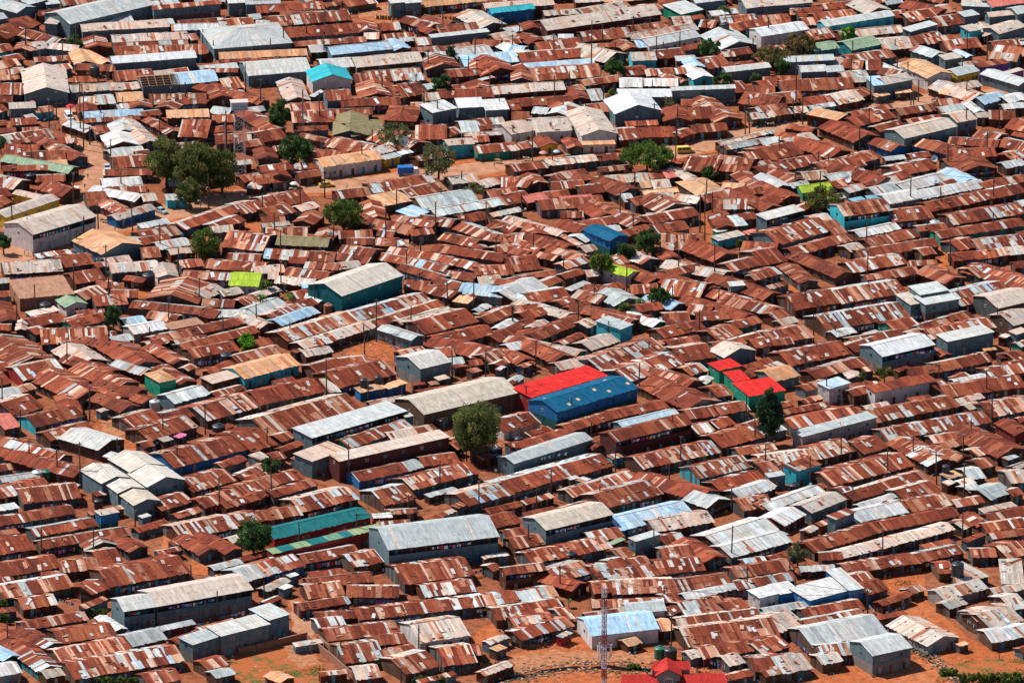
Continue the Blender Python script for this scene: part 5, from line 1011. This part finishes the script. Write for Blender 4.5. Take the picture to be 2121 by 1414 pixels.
# market stalls: table with goods
for tk, x, y in (((0,0),36,85),((0,0),29,85),((0,0),47,87),((0,1),155,25),((0,1),160,27),((2,0),12,131),((2,0),45,129),((3,0),6,103),((3,0),166,103),((2,0),167,110),((2,0),196,103),((0,1),59,68),((3,0),140,83),((1,0),197,133),((0,1),85,42),((1,1),30,17)):
    w = W_(tk, x, y); o = thing('market_stall', 'small wooden market stall heaped with goods', 'stall', w, rnd.uniform(-.4, .4), 'roadside market stalls')
    m = MB(); m.box(-1.1, 1.1, -.5, .5, .75, .83); [m.tube((sx, sy, 0), (sx, sy, .75), .05, n=4) for sx in (-1, 1) for sy in (-.4, .4)]; link('table', m.mesh('table', M_WOOD), o)
    m = MB()
    for _ in range(26):
        a, b, r = rnd.uniform(-.95, .95), rnd.uniform(-.4, .4), rnd.uniform(.08, .16); m.box(a-r, a+r, b-r, b+r, .83, .83+r*2, (*rnd.choice([(.6, .1, .05), (.7, .5, .05), (.1, .35, .05), (.6, .6, .55), (.1, .2, .5)]), 0))
    link('goods', m.mesh('goods', M_PAINT), o)

# ------------------------------------------------------------------ masts
def lattice(mb_, pts0, pts1, n, r, cfun):
    k = len(pts0)
    for i in range(n):
        c = cfun(i/n)
        for j in range(k):
            a = pts0[j].lerp(pts1[j], i/n); b = pts0[j].lerp(pts1[j], (i+1)/n); a2 = pts0[(j+1) % k].lerp(pts1[(j+1) % k], i/n); b2 = pts0[(j+1) % k].lerp(pts1[(j+1) % k], (i+1)/n)
            mb_.tube(a, b, r, n=5, c=c); mb_.tube(a, b2, r*.55, n=4, c=c); mb_.tube(a2, b, r*.55, n=4, c=c); mb_.tube(a, a2, r*.55, n=4, c=c)
w = unproj(1251, 1432); k = 1432-proj(w+Vector((0, 0, 1)))[1]; Hh = (1432-1216)/k
o = thing('radio_mast', 'red and white lattice radio mast with antenna panels, bottom right of centre', 'mast', w)
m = MB(); tri = [Vector((.62*math.cos(a), .62*math.sin(a), 0)) for a in (-2.6, -.5, 1.6)]
lattice(m, tri, [p+Vector((0, 0, Hh)) for p in tri], 22, .11, lambda t: (.36, .10, .08, 0) if int(t*9) in (1, 4, 7) else (.66, .68, .70, 0)); link('lattice', m.mesh('lattice', M_PAINT), o)
m = MB(); m.tube((0, 0, 0), (0, 0, Hh-.5), .13, n=6, c=(.08, .08, .09, 0)); link('cable_run', m.mesh('cable_run', M_PAINT), o)
zz = (1432-1345)/k
for a in (-2.6, -1.9, -.6, .1, 1.3, 2.2):
    for dz in (0, 1.6):
        T_ = Matrix.Translation((1.75*math.cos(a), 1.75*math.sin(a), zz-1+dz)) @ Matrix.Rotation(a, 4, 'Z'); m = MB(); m.box(-.1, .1, -.16, .16, -.9+.2, .7, (.6, .58, .55, 0), T=T_); link('antenna_panel', m.mesh('antenna_panel', M_PAINT), o)
m = MB()
for zq in (zz-1.3, zz+1):
    for j in range(12):
        a0, a1 = 2*PI*j/12, 2*PI*(j+1)/12; m.tube((1.6*math.cos(a0), 1.6*math.sin(a0), zq), (1.6*math.cos(a1), 1.6*math.sin(a1), zq), .04, n=4, c=(.4, .4, .4, 0))
    for a in (-2.6, -.5, 1.6): m.tube((0, 0, zq), (1.6*math.cos(a), 1.6*math.sin(a), zq), .05, n=4, c=(.4, .4, .4, 0))
link('antenna_ring', m.mesh('antenna_ring', M_PAINT), o)
# lattice tower carrying a framed water tank
w = unproj(497, 372); k = 372-proj(w+Vector((0, 0, 1)))[1]; Hh = (372-226)/k
o = thing('water_tower', 'tall grey lattice tower carrying a framed tank beside the olive trees', 'water tower', w, .15)
q0 = [Vector((x*1.55, y*1.55, 0)) for x, y in ((-1, -1), (1, -1), (1, 1), (-1, 1))]; q1 = [Vector((x*1.25, y*1.25, Hh)) for x, y in ((-1, -1), (1, -1), (1, 1), (-1, 1))]
m = MB(); lattice(m, q0, q1, 9, .055, lambda t: (.34, .32, .34, 0)); link('lattice', m.mesh('lattice', M_PAINT), o)
m = MB(); m.box(-2.3, 2.3, -1.4, 1.4, Hh, Hh+.12, (.4, .42, .45, 0)); m.box(-2.2, 2.2, -1.2, 1.2, Hh+.12, Hh+2.1, (.55, .62, .68, 0)); link('tank', m.mesh('tank', M_PAINT), o)
m = MB(); 
for i in range(8):
    x = -2.3+i*4.6/7; m.tube((x, -1.4, Hh+.1), (x, -1.4, Hh+2.2), .06, n=4, c=(.15, .2, .28, 0))
for z in (.2, 1.15, 2.2): m.tube((-2.3, -1.4, Hh+z), (2.3, -1.4, Hh+z), .06, n=4, c=(.15, .2, .28, 0))
m.box(-2.45, 2.45, -1.5, 1.5, Hh+2.2, Hh+2.28, (.6, .5, .44, 0)); link('tank_frame', m.mesh('tank_frame', M_PAINT), o)
# twin guyed poles standing by the tower and the alley
for (xa, yb, yt, nm) in ((467, 336, 250, 'slim steel mast left of the lattice tower'), (628, 280, 185, 'slim three legged steel mast above the dark tree pair')):
    w = unproj(xa, yb); k = yb-proj(w+Vector((0, 0, 1)))[1]; Hh = (yb-yt)/k
    o = thing('steel_mast', nm, 'mast', w); m = MB(); tri = [Vector((.25*math.cos(a), .25*math.sin(a), 0)) for a in (-2.6, -.5, 1.6)]
    lattice(m, tri, [p*.6+Vector((0, 0, Hh)) for p in tri], 12, .035, lambda t: (.3, .3, .3, 0)); link('lattice', m.mesh('lattice', M_PAINT), o)

# ------------------------------------------------------------------ fences, garden walls
def fence(tk, pts, h, kind, label):
    q = [unproj(*px(tk, *p)) for p in pts]; w = q[0]; o = thing('brick_wall' if kind == 'b' else 'wood_fence', label, 'wall' if kind == 'b' else 'fence', w)
    m = MB(); posts = MB()
    for a, b in zip(q, q[1:]):
        a = a-w; b = b-w; L = (b-a).length; d = (b-a)/L; nn = Vector((-d.y, d.x, 0))
        if kind == 'b':
            n = max(1, int(L/2.5))
            for i in range(n):
                p0, p1 = a.lerp(b, i/n), a.lerp(b, (i+1)/n); T_ = Matrix(((d.x, nn.x, 0, p0.x), (d.y, nn.y, 0, p0.y), (0, 0, 1, 0), (0, 0, 0, 1)))
                m.box(0, L/n-.002, -.14, .14, 0, h+rnd.uniform(-.05, .05), T=T_); posts.box(-.05, L/n-.052, -.2, .2, h+.06, h+.14, T=T_)
        else:
            x = 0
            while x < L:
                wd = rnd.uniform(.12, .3); T_ = Matrix(((d.x, nn.x, 0, (a+d*x).x), (d.y, nn.y, 0, (a+d*x).y), (0, 0, 1, 0), (0, 0, 0, 1)))
                m.box(0, wd*.9, -.02, .02, .02, h*rnd.uniform(.75, 1.08), T=T_); x += wd*rnd.choice((1, 1, 1, 1.8))
            for x in range(int(L/2)+1):
                p = a+d*min(x*2, L); posts.tube((p.x, p.y+.06, 0), (p.x, p.y+.06, h*1.1), .06, n=5)
    link('planks' if kind != 'b' else 'brickwork', m.mesh('x', M_BRICK if kind == 'b' else M_WOOD), o); link('coping' if kind == 'b' else 'posts', posts.mesh('x', M_BRICK if kind == 'b' else M_WOOD), o)
fence((1,3), [(-14, 116), (0, 113), (42, 103)], 1.6, 'b', 'low mud brick wall edging the grass plot, left of the path')
fence((1,3), [(42, 106), (64, 124), (84, 142)], 1.9, 'b', 'long mud brick wall running down to the picture edge')
fence((1,3), [(50, 105), (75, 128), (90, 142)], 1.7, 'b', 'second parallel mud brick wall right of the path')
fence((3,3), [(91, 54), (110, 52), (129, 50)], 1.5, 'w', 'ragged stick fence along the orange yard at lower right')
fence((0,1), [(131, 71), (150, 71), (184, 70)], 1.8, 'w', 'dark stick fence below the leafy tree at left')
fence((0,1), [(102, 117), (118, 119)], 1.5, 'w', 'short stick fence below the sparse yard')
fence((1,1), [(6, 75), (24, 77)], 1.8, 'w', 'leaning stick fence in front of patched roof row')
fence((2,3), [(150, 130), (152, 134), (165, 136)], 1.6, 'w', 'broken board fence beside the red church')
fence((1,3), [(144, 128), (160, 134), (200, 126)], 1.7, 'w', 'board fence under the messy roof at bottom centre')
fence((2,3), [(0, 109), (14, 112), (28, 110), (36, 104)], 1.3, 'w', 'dark board fence round the small booth yard')
fence((1,0), [(98, 16), (125, 17), (170, 17)], 1.4, 'w', 'dark stick fence beside the dry grass plot at top')
fence((1,0), [(50, 7), (75, 6), (100, 1)], 1.5, 'w', 'pole fence beside the rubbish heap at top')
fence((3,1), [(193, 52), (204, 59)], 1.8, 'w', 'short fence at far right') if False else None
fence((3,3), [(157, 88), (166, 96), (176, 101)], 1.5, 'w', 'patchwork board fence below the pale roofs at lower right')
fence((0,3), [(63, 65), (66, 74), (74, 75)], 1.7, 'w', 'patched fence left of the tan gallery house')
fence((2,1), [(108, 78), (122, 84)], 1.6, 'w', 'stick fence round the small debris yard')
fence((3,0), [(185, 128), (198, 130)], 1.5, 'w', 'dark plank fence at the courtyard block corner')

# ------------------------------------------------------------------ red roofed stone church at the lower edge
w = unproj(1390, 1464); k = 9.0
o = thing('church', 'red roofed grey stone church with arched window at the bottom edge', 'church', (w.x, w.y, 0), math.radians(2))
kz = 1464-proj(w+Vector((0, 0, 1)))[1]; sx = proj(w+Vector((1, 0, 0)))[0]-1390
X = lambda p: (p-1390)/sx
red = lambda: jit((0.42, .028, .022), .08, .08)
zr = 6.8; yr = 3.5
m = MB()
for a, b in ((1289, 1363), (1405, 1503)):
    slope(m, (X(a-9), yr-7, zr-2.6), (X(b+9), yr-7, zr-2.6), (X(b), yr, zr), (X(a), yr, zr), red, w=.5, jag=0)
    slope(m, (X(b+9), yr+7, zr-2.6), (X(a-9), yr+7, zr-2.6), (X(a), yr, zr), (X(b), yr, zr), red, w=.5, jag=0)
link('roof', m.mesh('roof', M_ROOF), o)
m = MB()
slope(m, (X(1357), yr-2.5, 7.4), (X(1357), yr+5, 7.4), (X(1384), yr+5, 9.2), (X(1384), yr-2.5, 9.2), red, w=.5, jag=0)
slope(m, (X(1413), yr+5, 7.4), (X(1413), yr-2.5, 7.4), (X(1384), yr-2.5, 9.2), (X(1384), yr+5, 9.2), red, w=.5, jag=0)
slope(m, (X(1350), yr+2, 7.2), (X(1434), yr+2, 7.2), (X(1430), yr+4.5, 8.4), (X(1354), yr+4.5, 8.4), red, w=.5, jag=0)
slope(m, (X(1434), yr+7, 7.2), (X(1350), yr+7, 7.2), (X(1354), yr+4.5, 8.4), (X(1430), yr+4.5, 8.4), red, w=.5, jag=0)
link('cross_roof', m.mesh('cross_roof', M_ROOF), o)
m = MB(); m.box(X(1292), X(1500), yr-6.5, yr+6.5, 0, zr-2.5, (.2, .2, .18, 0)); m.box(X(1361), X(1409), yr-2.1, yr+4.8, 0, 7.25, (.2, .2, .18, 0)); m.box(X(1353), X(1431), yr+2.3, yr+6.8, 0, 7.1, (.2, .2, .18, 0))
m.face([(X(1361), yr-2.1, 7.25), (X(1409), yr-2.1, 7.25), (X(1384), yr-2.1, 8.95)], (.2, .2, .18, 0)); link('stone_wall', m.mesh('stone_wall', M_STONE), o)
m = MB(); cx = X(1385)
arch = [(cx+1.1*math.cos(PI*k_/10), 6.0+1.1*math.sin(PI*k_/10)) for k_ in range(11)]
pts = [(cx+1.1, 4.2)]+arch+[(cx-1.1, 4.2)]; m.face([(a, yr-2.14, b) for a, b in pts], (.55, .42, .38, 0)); f_ = link('arched_window', m.mesh('arched_window', M_PAINT), o)
for k_ in range(4): m = MB(); m.box(cx-.78+k_*.42, cx-.52+k_*.42, yr-2.2, yr-2.15, 5.0, 6.4, (.03, .04, .05, 0)); link('pane', m.mesh('pane', M_GLASS), f_)

# ------------------------------------------------------------------ rubbish scattered over the open ground, stones
m = MB(); cnt = 0
zones = [OPEN[0], OPEN[6], OPEN[8], OPEN[10], OPEN[10], OPEN[10], OPEN[11], OPEN[13], OPEN[13], OPEN[9]]
while cnt < 1500:
    z_ = rnd.choice(zones); xs = [p[0] for p in z_]; ys = [p[1] for p in z_]; p = (rnd.uniform(min(xs), max(xs)), rnd.uniform(min(ys), max(ys)))
    if not inpoly(p, z_): continue
    w = unproj(*p); r = rnd.uniform(.06, .2); c = rnd.choice([(.55, .5, .45), (.3, .14, .08), (.12, .09, .07), (.5, .28, .16), (.65, .63, .6), (.1, .2, .35), (.35, .2, .12)])
    T_ = Matrix.Translation(w) @ Matrix.Rotation(rnd.uniform(0, 6), 4, 'Z') @ Matrix.Rotation(rnd.uniform(-.4, .4), 4, 'X'); m.box(-r, r, -r*.7, r*.7, -.02, rnd.uniform(.04, .16), (*c, 0), T=T_); cnt += 1
for pts in (STREAM1, STREAM2):
    for (a0, b0) in zip(pts, pts[1:]):
        for _ in range(150):
            t_ = rnd.random(); w = unproj(a0[0]+(b0[0]-a0[0])*t_, a0[1]+(b0[1]-a0[1])*t_)+Vector((0, rnd.choice((-1, 1))*(1+abs(rnd.gauss(0, 2.4))), 0)); r = rnd.uniform(.1, .35); c = rnd.choice([(.16, .08, .05), (.28, .15, .09), (.08, .06, .05), (.45, .27, .17), (.1, .1, .04)])
            m.box(-r, r, -r*.7, r*.7, -.02, r*.8, (*c, 0), T=Matrix.Translation(w) @ Matrix.Rotation(rnd.uniform(0, 6), 4, 'Z'))
o = structure('rubbish', m.mesh('rubbish', M_BITS)); o['kind'] = 'stuff'

# small stones, tyres, timber ends lying on roofs; basins, jerrycans, cloth and firewood at the doors
m = MB(); m2 = MB()
for (cx, cy, an, X, Y, prof, rf, h, wl, gl) in ROOFS:
    T_ = Matrix.Translation((cx, cy, 0)) @ Matrix.Rotation(an, 4, 'Z')
    if h < 4 and rf in 'rmpt':
        for _ in range(int(4*X*Y/17)):
            x, y = rnd.uniform(-X+.3, X-.3), rnd.uniform(-Y+.2, Y-.2); z = prof(x, y)+.12; r = rnd.uniform(.06, .13); c = rnd.choice([(.12, .06, .04), (.35, .2, .13), (.05, .05, .05), (.5, .42, .35), (.16, .09, .06)])
            lx = r*rnd.choice((1, 1, 3.5, 6)); m.box(x-lx, x+lx, y-r, y+r, z-.1, z+r*.7, (*c, 0), T=T_)
    if wl in 'dsc' and X > 2:
        for _ in range(int(X*1.5)):
            x = rnd.uniform(-X, X); y = -Y-rnd.uniform(-.2, 1.4); r = rnd.uniform(.1, .26)
            c = rnd.choice([(.6, .6, .62), (.03, .2, .55), (.55, .04, .05), (.6, .42, .05), (.05, .3, .3), (.1, .06, .04), (.2, .1, .06), (.5, .3, .2), (.7, .7, .7), (.12, .35, .6), (.5, .1, .3), (.3, .15, .09)])
            m2.box(x-r, x+r, y-r*.7, y+r*.7, 0, r*rnd.uniform(.6, 3.4), (*c, 0), T=T_)
o = structure('roof_debris', m.mesh('roof_debris', M_BITS)); o['kind'] = 'stuff'
o = structure('yard_clutter', m2.mesh('yard_clutter', M_BITS)); o['kind'] = 'stuff'
# grass tufts on the open plots
m = MB()
for poly, n_ in (([(478, 1362), (560, 1345), (640, 1340), (700, 1420), (470, 1425)], 2600), ([(1950, 1380), (2030, 1362), (2130, 1360), (2160, 1430), (1930, 1430)], 2200), ([(1850, 1203), (1890, 1200), (1890, 1214), (1855, 1214)], 300), ([(880, 20), (960, 22), (955, 50), (870, 52)], 500)):
    cen_ = [(rnd.uniform(min(q[0] for q in poly), max(q[0] for q in poly)), rnd.uniform(min(q[1] for q in poly), max(q[1] for q in poly))) for _ in range(9)]
    for _ in range(n_):
        a = rnd.choice(cen_); p = (a[0]+rnd.gauss(0, 17), a[1]+rnd.gauss(0, 5))
        if inpoly(p, poly): leafquad(m, unproj(*p, .12), rnd.uniform(.1, .28), jit(rnd.choice([(.10, .15, .03), (.16, .18, .04), (.07, .10, .03), (.22, .17, .06)]), .2, 0))
o = structure('grass_tufts', m.mesh('grass_tufts', M_LEAF)); o['kind'] = 'stuff'
# ------------------------------------------------------------------ labels: what each thing is nearest to
LM = [("big blue hall", 1205, 835), ("long bright red hall roof", 1165, 785), ("dark teal barn", 745, 600), ("long teal green roof", 680, 1085), ("red and white mast", 1251, 1290), ("lime green roof at left", 508, 582),
 ("lattice water tower", 497, 290), ("tall dark cypress", 1593, 860), ("biggest leafy tree", 988, 890), ("three red roofs", 1545, 780), ("blue walled white roof", 1690, 1225), ("turquoise balcony house", 1785, 445),
 ("small blue house", 1262, 495), ("turquoise glazed house", 1280, 685), ("turquoise gable roof", 687, 165), ("grey pyramid roof", 500, 80), ("open rafter roof", 330, 170), ("flat topped tree", 1342, 320),
 ("brown dry tree", 1658, 90), ("stepped white roofs", 280, 1010), ("green walled house", 330, 790), ("two storey shophouse", 120, 465), ("olive tree group", 400, 330), ("bright white gable", 1325, 230),
 ("cream warehouse", 1890, 270), ("dark two storey terrace", 1345, 880), ("grey two storey terrace", 905, 1110), ("long grey balcony roof", 735, 870), ("red church", 1390, 1395), ("pale blue hall", 1290, 1300),
 ("grey two storey box", 1825, 1350), ("light blue roof house", 1720, 800), ("white balcony house", 1865, 720), ("long grey shed", 1725, 890), ("bright green tree", 1755, 70), ("light green round tree", 512, 710),
 ("lime roof at centre", 1295, 560), ("lime roof at right", 1690, 385), ("large white dish", 838, 292), ("yellow minibus", 1420, 312), ("blue truck", 848, 362), ("white van on lane", 142, 247), ("tan balcony house", 400, 1235),
 ("purple shop", 2065, 137), ("blue shop at top", 1060, 28), ("leafy green tree", 710, 440), ("tree at lower left", 526, 1110), ("pale blue roof slope", 1370, 1065), ("yellow walled shops", 60, 420), ("earth slab compound", 85, 605), ("grey shed at top", 165, 40), ("grey sheds at right edge", 2080, 650), ("bare yard", 770, 725), ("long turquoise shed", 1775, 45)]
ORD = ['', 'second ', 'third ', 'fourth ', 'fifth ', 'sixth ', 'seventh ', 'eighth ', 'ninth ', 'tenth ', 'eleventh ', 'twelfth ']
DIRS = ['right of', 'above right of', 'above', 'above left of', 'left of', 'below left of', 'below', 'below right of']
dg = bpy.context.view_layer.update()
buck = {}
SELF = 0
for o, stem in THINGS:
    if 'group' not in o.keys(): o['label'] = stem; continue
    x, y = proj(o.matrix_world.translation); best = None
    for nm, lx, ly in LM:
        d_ = math.hypot(x-lx, y-ly)
        if best is None or d_ < best[0]: best = (d_, nm, lx, ly)
    d_, nm, lx, ly = best; a = math.atan2(ly-y, x-lx); k_ = int(round(a/(PI/4))) % 8
    buck.setdefault((stem, nm, k_), []).append((d_, o))
for (stem, nm, k_), L_ in buck.items():
    L_.sort(key=lambda q: q[0])
    for i, (d_, o) in enumerate(L_):
        od = ORD[i] if i < len(ORD) else f'{i+1}th '
        if len(L_) == 1: o['label'] = f"{stem} {DIRS[k_]} {nm}"
        else: o['label'] = f"{od.strip()+' ' if od else ''}nearest {stem} {DIRS[k_]} {nm}"
seen = {}
for o, _ in THINGS: seen[o['label']] = seen.get(o['label'], 0)+1
print('THINGS', len(THINGS), 'duplicate labels', sum(1 for v in seen.values() if v > 1), 'long', sum(len(k.split()) > 16 for k in seen))
from collections import Counter
print(Counter(o.name.split('.')[0] for o, _ in THINGS))

# ------------------------------------------------------------------ daylight
SUN_AZ = math.atan2(0.55, -1.0)      # sun stands left and a little behind the town
SUN_EL = math.radians(53)
world = bpy.data.worlds.new('World'); scene.world = world; world.use_nodes = True
nt = world.node_tree; nt.nodes.clear(); wo = nt.nodes.new('ShaderNodeOutputWorld'); bg = nt.nodes.new('ShaderNodeBackground'); sk = nt.nodes.new('ShaderNodeTexSky')
sk.sky_type = 'NISHITA'; sk.sun_disc = False; sk.sun_elevation = SUN_EL; sk.sun_rotation = PI/2-SUN_AZ; sk.altitude = 1700
nt.links.new(sk.outputs[0], bg.inputs[0]); nt.links.new(bg.outputs[0], wo.inputs[0]); bg.inputs[1].default_value = 0.08
sl = bpy.data.lights.new('sun', 'SUN'); sl.energy = 5.0; sl.angle = math.radians(0.53); sl.color = (1.0, 0.965, 0.915)
so = bpy.data.objects.new('sun', sl); col.objects.link(so)
sd = Vector((math.cos(SUN_AZ)*math.cos(SUN_EL), math.sin(SUN_AZ)*math.cos(SUN_EL), math.sin(SUN_EL)))
so.rotation_euler = sd.to_track_quat('Z', 'Y').to_euler()
scene.view_settings.view_transform = 'Standard'; scene.view_settings.look = 'None'; scene.view_settings.exposure = 0.36; scene.view_settings.gamma = 1
scene.render.engine = 'CYCLES'
